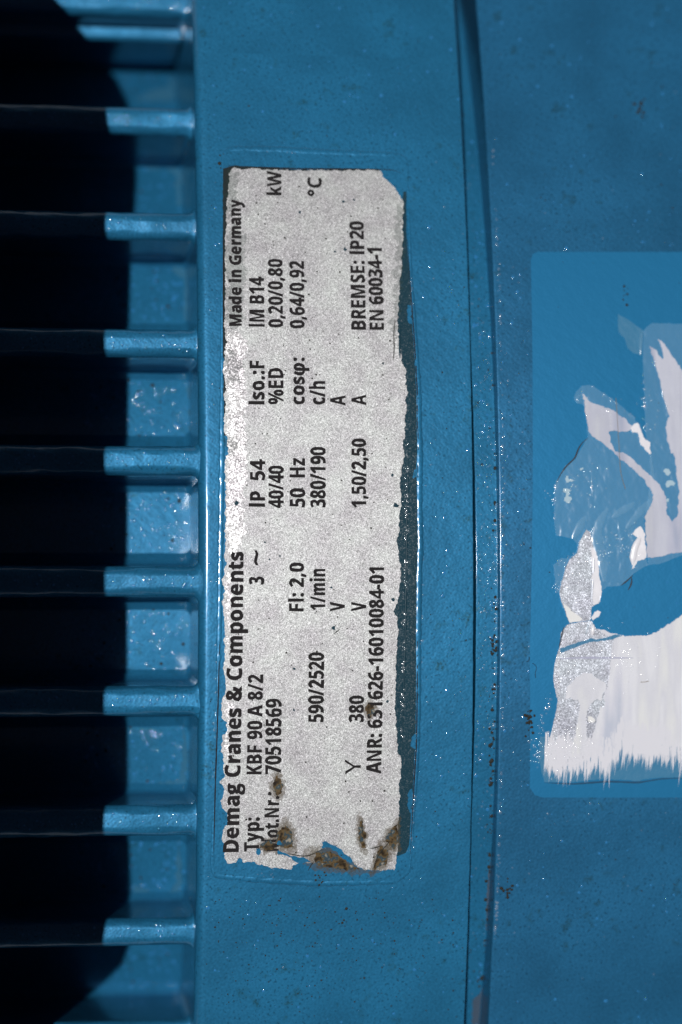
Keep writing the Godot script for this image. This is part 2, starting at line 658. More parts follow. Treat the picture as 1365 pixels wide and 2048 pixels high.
func fin(yf: float) -> ArrayMesh:
	var tip := arc(135.0, -0.12, yf) - 0.25 * absf(grain.get_noise_1d(yf * 7.3))
	var fat := 1.84 + 0.22 * grain.get_noise_1d(yf * 3.1 + 9.0)
	var xs := PackedFloat32Array()
	var x := -3.6
	while x < 20.5:
		xs.append(x)
		x += 0.6
	for k in 16:
		xs.append(20.6 + k * 0.22)
	var p := PackedVector3Array()
	var cols := 0
	var r := 1.35
	for xx in xs:
		var flare := 0.0
		if xx > 22.2:
			var t := clampf((xx - 22.2) / 0.95, 0.0, 1.0)
			flare = 0.95 * (1.0 - sqrt(maxf(1.0 - t * t, 0.0)))
		var row := PackedVector3Array()
		for s in [-1.0, 1.0]:
			var part := PackedVector3Array()
			var foot := arc(100.0, -15.0, yf + s * 4.0) - 1.2
			for k in 15:
				var z := lerpf(foot, tip - r, pow(k / 14.0, 1.2))
				var half := fat + 0.018 * (tip - z) + flare
				var over: float = z - arc(100.0, -15.0, yf + s * 2.5)
				var rr := 2.2
				if over < rr:
					half += rr - sqrt(maxf(rr * rr - pow(rr - maxf(over, 0.0), 2.0), 0.0))
				var w := 0.06 * grain.get_noise_3d(xx * 0.15, yf * 3.0 + s * 9.0, z * 0.25)
				part.append(at(xx, yf + s * (half + w), z))
			for k in 8:
				var a := lerpf(0.0, PI / 2, (k + 1) / 8.0)
				var w := 0.11 * grain.get_noise_3d(xx * 0.16, yf * 3.0 + s * 5.0, k * 0.2)
				part.append(at(xx, yf + s * (fat - r + (r + flare) * cos(a) + w), tip - r + r * sin(a) + w))
			if s > 0:
				part.reverse()
			row.append_array(part)
		cols = row.size()
		p.append_array(row)
	return lattice(p, xs.size(), cols, 10 * cols + cols / 2, Vector3(0, 0, 1))


func end_shield():
	var prof := PackedVector2Array([Vector2(23.15, -50), Vector2(23.15, -30), Vector2(23.15, -12), Vector2(23.15, -5), Vector2(23.12, -2)])
	prof.append_array(rounded(Vector2(24.35, -1.25), 1.25, PI, PI * 0.53, 8))
	var x := 24.6
	while x < 58.3:
		prof.append(Vector2(x, 0))
		x += 0.9
	prof.append_array(rounded(Vector2(58.43, -0.12), 0.12, PI / 2, 0, 4))
	prof.append(Vector2(58.55, -3))
	prof.append(Vector2(58.55, -40))
	put("end_shield", carried(prof, outline(245.0, 0.0, 95.0, 60.0)), M.paint, motor)


func brake_cover():
	# the spigot that enters the end shield, lower than both
	var prof := PackedVector2Array([Vector2(59.02, -30), Vector2(59.02, -6), Vector2(59.02, -1.0)])
	prof.append_array(rounded(Vector2(59.02 + 0.1, -0.1), 0.1, PI, PI / 2, 4))
	for k in 6:
		prof.append(Vector2(59.3 + k * 0.42, 0))
	prof.append(Vector2(61.8, 0.0))
	prof.append(Vector2(61.84, 0.02))
	prof.append(Vector2(61.93, 0.3))
	prof.append(Vector2(61.95, 0.5))
	var spigot := put("cover_spigot", carried(prof, outline(140.0, -0.7, 85.0, 50.0)), M.paint, motor)
	prof = PackedVector2Array([Vector2(61.9, -40), Vector2(61.9, -10), Vector2(61.9, -0.6)])
	prof.append_array(rounded(Vector2(62.18, -0.27), 0.27, PI, PI * 0.52, 6))
	var x := 62.4
	while x < 104.0:
		prof.append(Vector2(x, 0))
		x += 0.9
	for k in 12:
		prof.append(Vector2(105.0 + k * 8.0, 0))
	prof.append_array(rounded(Vector2(195, -10), 10.0, PI / 2, 0, 6))
	prof.append(Vector2(205, -60))
	put("brake_cover", carried(prof, outline(220.0, 0.0, 92.0, 60.0)), M.weathered, motor)
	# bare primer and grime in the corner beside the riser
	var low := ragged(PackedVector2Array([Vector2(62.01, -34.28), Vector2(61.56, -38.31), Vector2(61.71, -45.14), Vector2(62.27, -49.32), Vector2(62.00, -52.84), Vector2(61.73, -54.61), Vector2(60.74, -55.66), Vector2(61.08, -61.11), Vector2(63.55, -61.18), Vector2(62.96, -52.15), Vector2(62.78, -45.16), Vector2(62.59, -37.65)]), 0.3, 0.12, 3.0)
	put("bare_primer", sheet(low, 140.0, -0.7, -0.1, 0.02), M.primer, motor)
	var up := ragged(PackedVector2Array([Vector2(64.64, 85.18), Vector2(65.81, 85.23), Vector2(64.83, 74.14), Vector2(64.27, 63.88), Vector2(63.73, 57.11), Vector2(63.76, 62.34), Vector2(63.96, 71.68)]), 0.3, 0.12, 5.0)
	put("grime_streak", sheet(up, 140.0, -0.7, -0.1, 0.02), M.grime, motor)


# ------------------------------------------------------------------ the nameplate
func nameplate():
	var plate := Node3D.new()
	plate.name = "nameplate"
	motor.add_child(plate)
	plate.set_meta("label", "silver nameplate with black printed motor data and ragged painted edges")
	var base := ragged(PackedVector2Array([Vector2(26.82, 55.03), Vector2(26.97, 55.92), Vector2(27.57, 56.55), Vector2(34.13, 56.59), Vector2(39.41, 56.38), Vector2(48.70, 56.28), Vector2(50.36, 56.11), Vector2(50.87, 55.50), Vector2(50.78, 51.45), Vector2(50.55, 44.73), Vector2(50.71, 43.38), Vector2(50.83, 38.44), Vector2(51.07, 33.27), Vector2(51.29, 27.62), Vector2(51.42, 24.09), Vector2(51.36, 20.51), Vector2(51.49, 17.46), Vector2(51.29, 15.13), Vector2(51.31, 10.41), Vector2(51.43, 4.37), Vector2(51.22, 1.41), Vector2(51.20, -2.12), Vector2(51.14, -6.16), Vector2(51.21, -16.17), Vector2(51.19, -20.10), Vector2(51.00, -25.13), Vector2(50.79, -30.18), Vector2(50.67, -34.81), Vector2(50.54, -37.42), Vector2(48.74, -38.77), Vector2(38.98, -38.72), Vector2(28.02, -38.14), Vector2(25.31, -37.45), Vector2(25.24, -36.67), Vector2(25.36, -25.74), Vector2(25.65, -14.91), Vector2(25.90, 2.86), Vector2(26.12, 16.87), Vector2(26.34, 36.30), Vector2(26.59, 49.60)]), 0.5, 0.03, 1.0)
	put("painted_rim", sheet(base, 245.0, 0.08, -0.2, 0.06), M.paint, plate)
	var strip := ragged(PackedVector2Array([Vector2(50.31, 51.23), Vector2(50.71, 51.31), Vector2(50.49, 44.72), Vector2(50.64, 43.38), Vector2(50.76, 38.43), Vector2(50.96, 33.27), Vector2(51.19, 27.61), Vector2(51.32, 24.09), Vector2(51.27, 20.50), Vector2(51.35, 17.46), Vector2(51.16, 15.13), Vector2(51.21, 10.41), Vector2(51.27, 4.37), Vector2(51.10, 1.41), Vector2(51.07, -2.12), Vector2(51.01, -6.16), Vector2(51.08, -16.17), Vector2(51.06, -20.10), Vector2(50.87, -25.13), Vector2(50.64, -30.18), Vector2(50.45, -33.82), Vector2(50.08, -34.80), Vector2(48.98, -35.24), Vector2(47.97, -33.79), Vector2(47.62, -2.24), Vector2(47.73, 17.04), Vector2(48.51, 26.14), Vector2(48.41, 36.67), Vector2(49.29, 44.70)]), 0.4, 0.05, 9.0)
	put("bared_edge", sheet(strip, 245.0, 0.08, 0.0, 0.075), M.teal, plate)
	var rim := ragged(PackedVector2Array([Vector2(26.60, 53.80), Vector2(28.18, 54.31), Vector2(30.79, 54.11), Vector2(36.70, 53.91), Vector2(47.16, 54.24), Vector2(47.41, 53.83), Vector2(46.73, 53.47), Vector2(28.15, 53.02), Vector2(27.59, 50.97), Vector2(27.23, 44.92), Vector2(26.96, 33.69), Vector2(26.77, 18.80), Vector2(26.32, 18.67), Vector2(26.31, 29.77), Vector2(26.48, 44.24)]), 0.3, 0.05, 4.0)
	put("dirty_edge", sheet(rim, 245.0, 0.08, 0.0, 0.085), M.dark, plate)
	var face := ragged(PackedVector2Array([Vector2(27.35, 53.20), Vector2(28.07, 53.97), Vector2(29.38, 53.73), Vector2(30.59, 53.96), Vector2(32.40, 53.80), Vector2(37.15, 53.79), Vector2(39.33, 53.91), Vector2(47.29, 54.11), Vector2(47.57, 53.39), Vector2(48.75, 52.15), Vector2(49.54, 51.21), Vector2(50.16, 50.07), Vector2(50.21, 48.51), Vector2(49.98, 44.71), Vector2(49.72, 41.22), Vector2(49.39, 38.84), Vector2(49.26, 36.35), Vector2(48.98, 33.76), Vector2(49.09, 31.92), Vector2(49.24, 29.65), Vector2(49.57, 28.12), Vector2(49.98, 27.53), Vector2(49.88, 25.57), Vector2(50.23, 24.55), Vector2(49.91, 23.74), Vector2(49.81, 21.73), Vector2(49.63, 18.87), Vector2(49.40, 17.57), Vector2(49.64, 16.25), Vector2(49.26, 14.63), Vector2(48.95, 12.92), Vector2(49.14, 11.40), Vector2(48.81, 8.41), Vector2(48.85, 6.87), Vector2(48.54, 5.07), Vector2(48.78, 2.95), Vector2(48.99, 2.37), Vector2(48.92, 0.38), Vector2(48.73, -2.11), Vector2(48.12, -3.72), Vector2(48.67, -4.93), Vector2(48.54, -7.62), Vector2(48.41, -10.64), Vector2(48.42, -12.62), Vector2(48.28, -16.15), Vector2(48.46, -17.05), Vector2(48.69, -19.56), Vector2(48.77, -22.01), Vector2(49.23, -22.30), Vector2(49.11, -25.11), Vector2(49.04, -29.19), Vector2(48.96, -31.00), Vector2(48.98, -34.00), Vector2(48.86, -35.50), Vector2(48.60, -36.99), Vector2(45.77, -37.08), Vector2(44.69, -36.93), Vector2(43.37, -36.22), Vector2(43.06, -35.40), Vector2(42.24, -34.90), Vector2(41.02, -33.78), Vector2(40.02, -33.37), Vector2(39.42, -32.94), Vector2(39.24, -34.04), Vector2(38.25, -34.42), Vector2(38.53, -35.33), Vector2(38.15, -36.10), Vector2(36.85, -35.69), Vector2(35.55, -36.19), Vector2(35.26, -36.69), Vector2(32.68, -36.49), Vector2(30.67, -35.92), Vector2(30.28, -35.59), Vector2(29.11, -35.70), Vector2(28.61, -35.17), Vector2(28.11, -35.68), Vector2(27.15, -35.86), Vector2(26.63, -35.25), Vector2(26.53, -34.23), Vector2(26.30, -32.17), Vector2(26.68, -30.98), Vector2(27.02, -30.89), Vector2(26.87, -29.38), Vector2(26.18, -28.57), Vector2(26.17, -27.35), Vector2(26.64, -26.17), Vector2(25.93, -25.46), Vector2(26.62, -24.47), Vector2(26.33, -23.17), Vector2(26.34, -22.07), Vector2(26.02, -21.27), Vector2(26.19, -19.68), Vector2(26.98, -18.48), Vector2(26.98, -17.91), Vector2(26.05, -17.20), Vector2(26.06, -14.97), Vector2(26.53, -14.00), Vector2(26.53, -12.61), Vector2(26.33, -11.02), Vector2(26.42, -7.55), Vector2(26.41, -6.06), Vector2(26.30, -4.57), Vector2(26.10, -2.60), Vector2(26.40, -0.62), Vector2(26.10, 0.19), Vector2(26.59, 2.35), Vector2(26.39, 3.33), Vector2(26.48, 6.31), Vector2(26.49, 13.30), Vector2(26.41, 15.28), Vector2(26.87, 16.50), Vector2(26.68, 17.90), Vector2(26.77, 18.48), Vector2(26.33, 19.28), Vector2(26.40, 21.30), Vector2(26.54, 22.72), Vector2(26.35, 23.88), Vector2(26.67, 24.79), Vector2(26.29, 26.81), Vector2(26.50, 28.86), Vector2(26.60, 30.36), Vector2(27.13, 31.49), Vector2(26.53, 32.12), Vector2(26.57, 34.99), Vector2(26.68, 38.02), Vector2(26.74, 42.18), Vector2(26.68, 44.24), Vector2(26.81, 44.91), Vector2(26.93, 46.45), Vector2(26.96, 47.99), Vector2(27.42, 52.19)]), 0.18, 0.13, 2.0)
	put("silver_face", sheet(face, 245.0, 0.08, 0.0, 0.11), M.silver, plate)
	# where the foil is rubbed bright and crumpled along its left edge
	for q in [PackedVector2Array([Vector2(26.74, 31.86), Vector2(27.84, 32.14), Vector2(29.12, 31.44), Vector2(29.55, 29.81), Vector2(28.82, 27.21), Vector2(29.30, 23.98), Vector2(28.95, 20.11), Vector2(29.38, 16.90), Vector2(29.17, 13.06), Vector2(28.72, 9.86), Vector2(28.96, 6.68), Vector2(28.20, 3.81), Vector2(27.05, 3.37), Vector2(26.67, 6.67), Vector2(26.75, 13.68), Vector2(26.95, 16.88), Vector2(26.65, 20.09), Vector2(26.87, 23.95), Vector2(26.64, 27.18), Vector2(26.79, 29.78)]), PackedVector2Array([Vector2(26.54, 1.59), Vector2(27.18, 0.95), Vector2(27.06, -4.12), Vector2(26.82, -7.93), Vector2(26.55, -4.12)]), PackedVector2Array([Vector2(26.61, -15.23), Vector2(27.24, -14.92), Vector2(27.76, -16.83), Vector2(27.20, -17.46), Vector2(26.89, -18.73), Vector2(27.29, -21.29), Vector2(26.86, -22.56), Vector2(26.45, -20.00), Vector2(26.88, -17.78)])]:
		put("rubbed_foil", sheet(ragged(q, 0.25, 0.35, q[0].y), 245.0, 0.08, 0.0, 0.118), M.rubbed, plate)
	for q in [[Vector2(40.32, -5.81), 0.27], [Vector2(35.27, -10.96), 0.2], [Vector2(35.31, -16.25), 0.16], [Vector2(27.95, 10.11), 0.3], [Vector2(32.09, 2.93), 0.12], [Vector2(31.52, 5.09), 0.14], [Vector2(40.06, -0.64), 0.16], [Vector2(46.98, 28.28), 0.16], [Vector2(42.34, 43.29), 0.22], [Vector2(41.02, 42.92), 0.15], [Vector2(42.25, 49.68), 0.2], [Vector2(33.44, 3.38), 0.12], [Vector2(47.36, -15.18), 0.22], [Vector2(48.01, -2.18), 0.3], [Vector2(48.44, 9.89), 0.35], [Vector2(48.02, 13.81), 0.2], [Vector2(43.71, 49.99), 0.16], [Vector2(36.55, 48.14), 0.18]]:
		var spot := PackedVector2Array()
		for k in 9:
			spot.append(q[0] + Vector2(cos(TAU * k / 9), sin(TAU * k / 9)) * q[1] * rng.randf_range(0.6, 1.3))
		put("paint_speck", sheet(spot, 245.0, 0.08, 0.05, 0.122), M.teal, plate)
	for q in [PackedVector2Array([Vector2(26.83, 44.24), Vector2(28.04, 46.94), Vector2(29.18, 44.96), Vector2(29.35, 38.99), Vector2(28.89, 33.72), Vector2(27.84, 32.40), Vector2(26.70, 33.69)]), PackedVector2Array([Vector2(27.05, 53.33), Vector2(28.49, 53.37), Vector2(28.07, 48.28), Vector2(27.07, 46.92)]), PackedVector2Array([Vector2(49.80, 50.13), Vector2(50.16, 48.78), Vector2(49.81, 42.02), Vector2(49.20, 36.68), Vector2(48.88, 31.39), Vector2(47.99, 32.69), Vector2(48.81, 39.33), Vector2(49.14, 46.05)]), PackedVector2Array([Vector2(26.86, 30.43), Vector2(28.45, 28.50), Vector2(28.29, 25.90), Vector2(26.81, 24.92)]), PackedVector2Array([Vector2(26.58, 18.16), Vector2(27.60, 18.81), Vector2(28.10, 16.89), Vector2(26.95, 15.92)])]:
		put("soiling", sheet(ragged(q, 0.2, 0.5, q[0].x + q[0].y), 245.0, 0.08, 0.0, 0.1205), M.soil, plate)
	# printed lines: text, baseline from, baseline to (in millimetres on the plate), height of the capitals
	print_line(plate, "Demag Cranes & Components", Vector2(28.41, -34.33), Vector2(28.77, 3.88), 1.95, 1.0)
	print_line(plate, "Typ:", Vector2(31.00, -34.30), Vector2(31.04, -29.95), 1.86)
	print_line(plate, "KBF 90 A 8/2", Vector2(31.22, -24.40), Vector2(31.30, -11.70), 1.88)
	print_line(plate, "3", Vector2(31.39, -0.22), Vector2(31.39, 0.73), 1.9)
	print_line(plate, "~", Vector2(31.33, 2.23), Vector2(31.33, 4.07), 1.9, 0.8)
	print_line(plate, "Mot.Nr.:", Vector2(33.54, -34.28), Vector2(33.49, -26.73), 1.80)
	print_line(plate, "70518569", Vector2(33.72, -24.40), Vector2(33.69, -14.83), 2.0)
	print_line(plate, "590/2520", Vector2(39.11, -17.81), Vector2(39.11, -8.93), 1.95)
	print_line(plate, "Fl: 2,0", Vector2(36.46, -3.63), Vector2(36.52, 2.49), 1.85)
	print_line(plate, "1/min", Vector2(39.22, -3.51), Vector2(39.22, 1.72), 1.85)
	print_line(plate, "V", Vector2(41.74, -3.64), Vector2(41.74, -2.49), 1.85)
	print_line(plate, "V", Vector2(44.52, -3.65), Vector2(44.51, -2.49), 1.87)
	print_line(plate, "380", Vector2(44.28, -17.85), Vector2(44.31, -14.49), 1.88)
	print_line(plate, "Y", Vector2(44.04, -24.54), Vector2(43.95, -22.61), 2.05, 0.0)
	print_line(plate, "ANR: 631626-16010084-01", Vector2(46.63, -24.47), Vector2(46.85, 1.92), 1.88)
	print_line(plate, "lP  54", Vector2(31.53, 9.68), Vector2(31.56, 15.70), 1.9)
	print_line(plate, "40/40", Vector2(33.90, 9.53), Vector2(33.93, 14.88), 1.9)
	print_line(plate, "50  Hz", Vector2(36.67, 9.64), Vector2(36.70, 15.86), 1.93)
	print_line(plate, "380/190", Vector2(39.31, 9.59), Vector2(39.36, 17.32), 1.93)
	print_line(plate, "1,50/2,50", Vector2(44.54, 9.61), Vector2(44.62, 18.44), 1.85)
	print_line(plate, "lso.:F", Vector2(31.54, 22.80), Vector2(31.60, 28.41), 1.9)
	print_line(plate, "%ED", Vector2(33.99, 22.82), Vector2(33.98, 27.46), 1.9)
	print_line(plate, "cosφ:", Vector2(36.70, 22.85), Vector2(36.78, 28.87), 1.80)
	print_line(plate, "c/h", Vector2(39.35, 22.88), Vector2(39.39, 25.84), 1.95)
	print_line(plate, "A", Vector2(42.01, 22.75), Vector2(42.03, 24.05), 1.95)
	print_line(plate, "A", Vector2(44.68, 22.84), Vector2(44.70, 24.14), 1.9)
	print_line(plate, "Made in Germany", Vector2(28.69, 32.93), Vector2(28.84, 49.65), 1.52, 1.0)
	print_line(plate, "lM B14", Vector2(31.63, 32.88), Vector2(31.69, 39.42), 1.9)
	print_line(plate, "0,20/0,80", Vector2(34.05, 32.82), Vector2(34.13, 41.79), 1.87)
	print_line(plate, "0,64/0,92", Vector2(36.84, 32.75), Vector2(36.93, 41.58), 1.9)
	print_line(plate, "BREMSE: lP20", Vector2(44.81, 32.68), Vector2(44.87, 47.04), 1.85)
	print_line(plate, "EN 60034-1", Vector2(47.20, 32.72), Vector2(47.15, 43.51), 1.85)
	print_line(plate, "kW", Vector2(34.18, 50.38), Vector2(34.19, 53.64), 1.85)
	print_line(plate, "°C", Vector2(39.47, 50.37), Vector2(39.50, 52.89), 1.85)
	# scuffs that go through to dirt or to paint
	for s in [PackedVector2Array([Vector2(33.14, -24.22), Vector2(33.60, -24.94), Vector2(33.93, -25.71), Vector2(33.82, -26.99), Vector2(33.37, -27.24), Vector2(32.92, -26.66), Vector2(32.59, -25.95), Vector2(32.90, -25.18)]), PackedVector2Array([Vector2(34.39, -30.99), Vector2(34.98, -31.45), Vector2(35.38, -32.43), Vector2(35.20, -33.33), Vector2(35.53, -33.85), Vector2(34.76, -34.04), Vector2(33.86, -33.89), Vector2(33.14, -33.11), Vector2(33.50, -31.88), Vector2(34.01, -31.31)]), PackedVector2Array([Vector2(44.90, -15.49), Vector2(45.55, -15.75), Vector2(45.69, -16.58), Vector2(45.24, -17.22), Vector2(44.66, -16.83), Vector2(44.52, -16.00)]), PackedVector2Array([Vector2(44.14, -30.48), Vector2(44.55, -31.78), Vector2(44.82, -32.57), Vector2(44.58, -33.21), Vector2(44.92, -34.19), Vector2(44.33, -34.06), Vector2(43.86, -32.81), Vector2(43.83, -31.45)]), PackedVector2Array([Vector2(48.89, -31.07), Vector2(48.95, -33.80), Vector2(48.38, -34.44), Vector2(47.84, -33.78), Vector2(47.30, -32.86), Vector2(47.93, -31.96)]), PackedVector2Array([Vector2(46.67, -33.77), Vector2(47.66, -34.43), Vector2(47.87, -35.22), Vector2(47.38, -36.26), Vector2(46.60, -36.63), Vector2(45.83, -37.01), Vector2(46.25, -35.39), Vector2(46.49, -34.41)]), PackedVector2Array([Vector2(31.15, -33.53), Vector2(32.43, -32.90), Vector2(33.21, -33.56), Vector2(32.96, -34.20), Vector2(31.81, -34.32)]), PackedVector2Array([Vector2(38.38, -34.61), Vector2(40.19, -34.38), Vector2(41.50, -35.12), Vector2(42.82, -36.31), Vector2(44.13, -36.85), Vector2(42.19, -36.89), Vector2(39.26, -36.51), Vector2(38.15, -35.84)])]:
		var mid := Vector2.ZERO
		for q in s:
			mid += q / s.size()
		for wide in [1.25, 1.6]:
			var halo := PackedVector2Array()
			for q in s:
				halo.append(mid + (q - mid) * wide)
			put("rust_stain", sheet(ragged(halo, 0.15, 0.3, s[0].y + wide), 245.0, 0.08, 0.05, 0.1215 - wide * 0.003), M.stain, plate)
		put("brown_scuff", sheet(ragged(s, 0.15, 0.16, s[0].x), 245.0, 0.08, 0.05, 0.125, 0.02, 3.0, 0.6), M.brown, plate)
	for s in [PackedVector2Array([Vector2(50.43, 35.90), Vector2(50.83, 35.98), Vector2(50.90, 33.53), Vector2(50.44, 33.72), Vector2(50.34, 34.71)]), PackedVector2Array([Vector2(50.83, 14.48), Vector2(51.29, 14.74), Vector2(51.21, 13.70), Vector2(50.68, 13.38)]), PackedVector2Array([Vector2(50.60, -19.71), Vector2(51.11, -19.45), Vector2(51.08, -21.52), Vector2(50.48, -21.00)]), PackedVector2Array([Vector2(50.25, -26.68), Vector2(50.70, -26.49), Vector2(50.63, -29.73), Vector2(50.15, -28.75)]), PackedVector2Array([Vector2(51.19, 28.79), Vector2(51.39, 28.93), Vector2(51.43, 27.81), Vector2(51.10, 28.01)]), PackedVector2Array([Vector2(30.71, -33.97), Vector2(31.09, -33.92), Vector2(31.29, -34.37), Vector2(31.04, -34.76), Vector2(30.65, -34.49)]), PackedVector2Array([Vector2(39.20, -33.20), Vector2(40.17, -33.54), Vector2(41.22, -34.01), Vector2(42.01, -34.80), Vector2(42.93, -35.47), Vector2(43.14, -36.12), Vector2(42.16, -35.78), Vector2(40.97, -34.46), Vector2(39.86, -33.92), Vector2(39.15, -34.04)]), PackedVector2Array([Vector2(33.48, -34.21), Vector2(34.38, -34.61), Vector2(35.36, -35.02), Vector2(36.97, -35.30), Vector2(37.76, -35.71), Vector2(36.34, -36.07), Vector2(35.69, -35.67), Vector2(34.71, -35.01), Vector2(33.61, -34.73)]), PackedVector2Array([Vector2(33.70, -32.40), Vector2(34.09, -32.67), Vector2(33.91, -33.44), Vector2(33.40, -33.56), Vector2(33.20, -32.91)])]:
		put("blue_paint_fleck", sheet(ragged(s, 0.15, 0.12, s[0].y), 245.0, 0.08, 0.05, 0.135), M.paint, plate)
	for s in [PackedVector2Array([Vector2(50.18, 20.30), Vector2(49.97, 13.18), Vector2(49.78, 5.45), Vector2(49.70, 0.32), Vector2(49.59, -8.65), Vector2(49.39, -16.35), Vector2(49.32, -21.50)]), PackedVector2Array([Vector2(49.38, 33.04), Vector2(49.19, 30.74), Vector2(49.22, 28.77)])]:
		put("edge_bead", ridge(s, 245.0, 0.08, 0.06, 0.16, 0.14), M.teal, plate)
	for s in [PackedVector2Array([Vector2(26.57, 48.25), Vector2(26.70, 55.57), Vector2(26.97, 56.13), Vector2(27.70, 56.62), Vector2(34.14, 56.66), Vector2(39.41, 56.45), Vector2(48.70, 56.35), Vector2(50.43, 56.18), Vector2(50.94, 55.51), Vector2(50.85, 51.52)]), PackedVector2Array([Vector2(25.19, -27.66), Vector2(25.18, -36.67), Vector2(25.44, -37.45), Vector2(31.22, -38.07), Vector2(38.98, -38.66), Vector2(48.74, -38.63), Vector2(50.60, -37.36), Vector2(50.80, -34.87)]), PackedVector2Array([Vector2(26.45, 44.24), Vector2(26.34, 36.30), Vector2(26.12, 16.87), Vector2(25.90, 2.86), Vector2(25.65, -14.91), Vector2(25.36, -25.74)]), PackedVector2Array([Vector2(50.95, 48.79), Vector2(50.92, 39.37), Vector2(51.22, 33.27), Vector2(51.49, 27.62), Vector2(51.62, 24.09), Vector2(51.56, 20.51), Vector2(51.65, 17.46), Vector2(51.51, 10.42), Vector2(51.60, 4.37), Vector2(51.43, 1.41), Vector2(51.39, -2.12), Vector2(51.33, -6.16), Vector2(51.40, -16.17), Vector2(51.38, -20.10), Vector2(51.20, -25.13), Vector2(50.96, -30.19), Vector2(50.87, -34.81)])]:
		put("painted_bead", ridge(s, 245.0, 0.08, -0.02, 0.42, 0.13, 9), M.paint, plate)
	for s in [PackedVector2Array([Vector2(34.64, -34.62), Vector2(36.32, -35.03), Vector2(37.29, -35.11), Vector2(38.06, -34.80), Vector2(38.89, -34.30)]), PackedVector2Array([Vector2(38.15, -35.71), Vector2(37.77, -36.23), Vector2(37.39, -36.94)]), PackedVector2Array([Vector2(45.77, -37.08), Vector2(46.13, -35.84), Vector2(46.69, -34.68), Vector2(47.45, -33.91), Vector2(48.09, -33.01)]), PackedVector2Array([Vector2(44.40, -30.49), Vector2(44.15, -31.45), Vector2(44.43, -32.56)]), PackedVector2Array([Vector2(45.25, -34.20), Vector2(46.16, -34.15), Vector2(46.93, -33.77)]), PackedVector2Array([Vector2(48.68, 34.02), Vector2(48.44, 32.04), Vector2(48.52, 30.07), Vector2(48.30, 28.63)]), PackedVector2Array([Vector2(40.39, -6.58), Vector2(41.16, -5.94)]), PackedVector2Array([Vector2(30.77, -34.04), Vector2(31.79, -33.54), Vector2(32.95, -33.82)])]:
		put("crack", ridge(s, 245.0, 0.08, 0.118, 0.07, 0.03), M.grime, plate)
	for s in [PackedVector2Array([Vector2(26.72, 53.32), Vector2(26.51, 44.24), Vector2(26.41, 36.30), Vector2(26.30, 25.88), Vector2(26.26, 18.80)]), PackedVector2Array([Vector2(25.90, 2.22), Vector2(25.74, -8.56), Vector2(25.59, -16.18), Vector2(25.36, -25.74), Vector2(25.24, -36.34)]), PackedVector2Array([Vector2(50.62, 44.73), Vector2(50.83, 38.44), Vector2(51.09, 33.27), Vector2(51.33, 27.62), Vector2(51.46, 24.09), Vector2(51.39, 20.31), Vector2(51.52, 17.46), Vector2(51.36, 15.13), Vector2(51.38, 10.41), Vector2(51.44, 4.37)]), PackedVector2Array([Vector2(51.26, 1.41), Vector2(51.24, -6.16), Vector2(51.24, -16.17), Vector2(51.20, -20.87), Vector2(51.00, -25.13), Vector2(50.83, -30.18), Vector2(50.68, -35.00)]), PackedVector2Array([Vector2(27.26, 54.22), Vector2(30.14, 54.16), Vector2(36.70, 54.05), Vector2(43.31, 54.21), Vector2(49.29, 54.22), Vector2(50.13, 53.76)])]:
		put("edge_crack", ridge(s, 245.0, 0.08, 0.055, 0.09, 0.04), M.ink, plate)


func print_line(plate: Node, text: String, a: Vector2, b: Vector2, caps: float, weight := 0.7) -> void:
	var t := TextMesh.new()
	t.font = plain_font if weight < 0.5 else bold
	t.font_size = 48
	t.pixel_size = 0.02
	t.depth = 0.02
	t.curve_step = 1.5
	t.horizontal_alignment = HORIZONTAL_ALIGNMENT_LEFT
	t.text = "H"
	var h := t.get_aabb()
	t.text = text
	var box := t.get_aabb()
	var s := t.get_mesh_arrays()
	var p: PackedVector3Array = s[Mesh.ARRAY_VERTEX]
	var n: PackedVector3Array = s[Mesh.ARRAY_NORMAL]
	var kx := a.distance_to(b) / box.size.x
	var ky := caps / h.size.y
	var out := {}      # the outline's outward direction at each corner, to let the ink spread
	for i in p.size():
		if absf(n[i].z) < 0.5:
			var key := Vector2i(roundi(p[i].x * 5000.0), roundi(p[i].y * 5000.0))
			var d: Vector2 = out.get(key, Vector2.ZERO)
			out[key] = d + Vector2(n[i].x, n[i].y)
	for i in p.size():
		var key := Vector2i(roundi(p[i].x * 5000.0), roundi(p[i].y * 5000.0))
		var d: Vector2 = out.get(key, Vector2.ZERO)
		d = d.normalized() * 0.06 * weight
		p[i] += Vector3(d.x / kx, d.y / ky, 0)
	for i in p.size():
		var u := (p[i].x - box.position.x) * kx
		var v := (p[i].y - h.position.y) * ky
		var front := p[i].z > 0.0
		var q := a.lerp(b, u / a.distance_to(b)) + Vector2(-v, 0)
		q += Vector2(grain.get_noise_2d(q.x * 2.2, q.y * 2.2), grain.get_noise_2d(q.x * 2.2 + 40.0, q.y * 2.2)) * 0.07
		p[i] = on(q, 245.0, 0.08, 0.128 if front else 0.1)
		n[i] = Vector3(-n[i].y, n[i].x, n[i].z)
		if absf(n[i].z) > 0.5:
			n[i] = tilt(q, 245.0, 0.08, 0.0) * signf(n[i].z)
	var idx := PackedInt32Array()
	if s[Mesh.ARRAY_INDEX] != null:
		idx = s[Mesh.ARRAY_INDEX]
	if idx.is_empty():
		idx = PackedInt32Array(range(p.size()))
	put("lettering", made(p, n, PackedVector2Array(), idx), M.ink, plate)


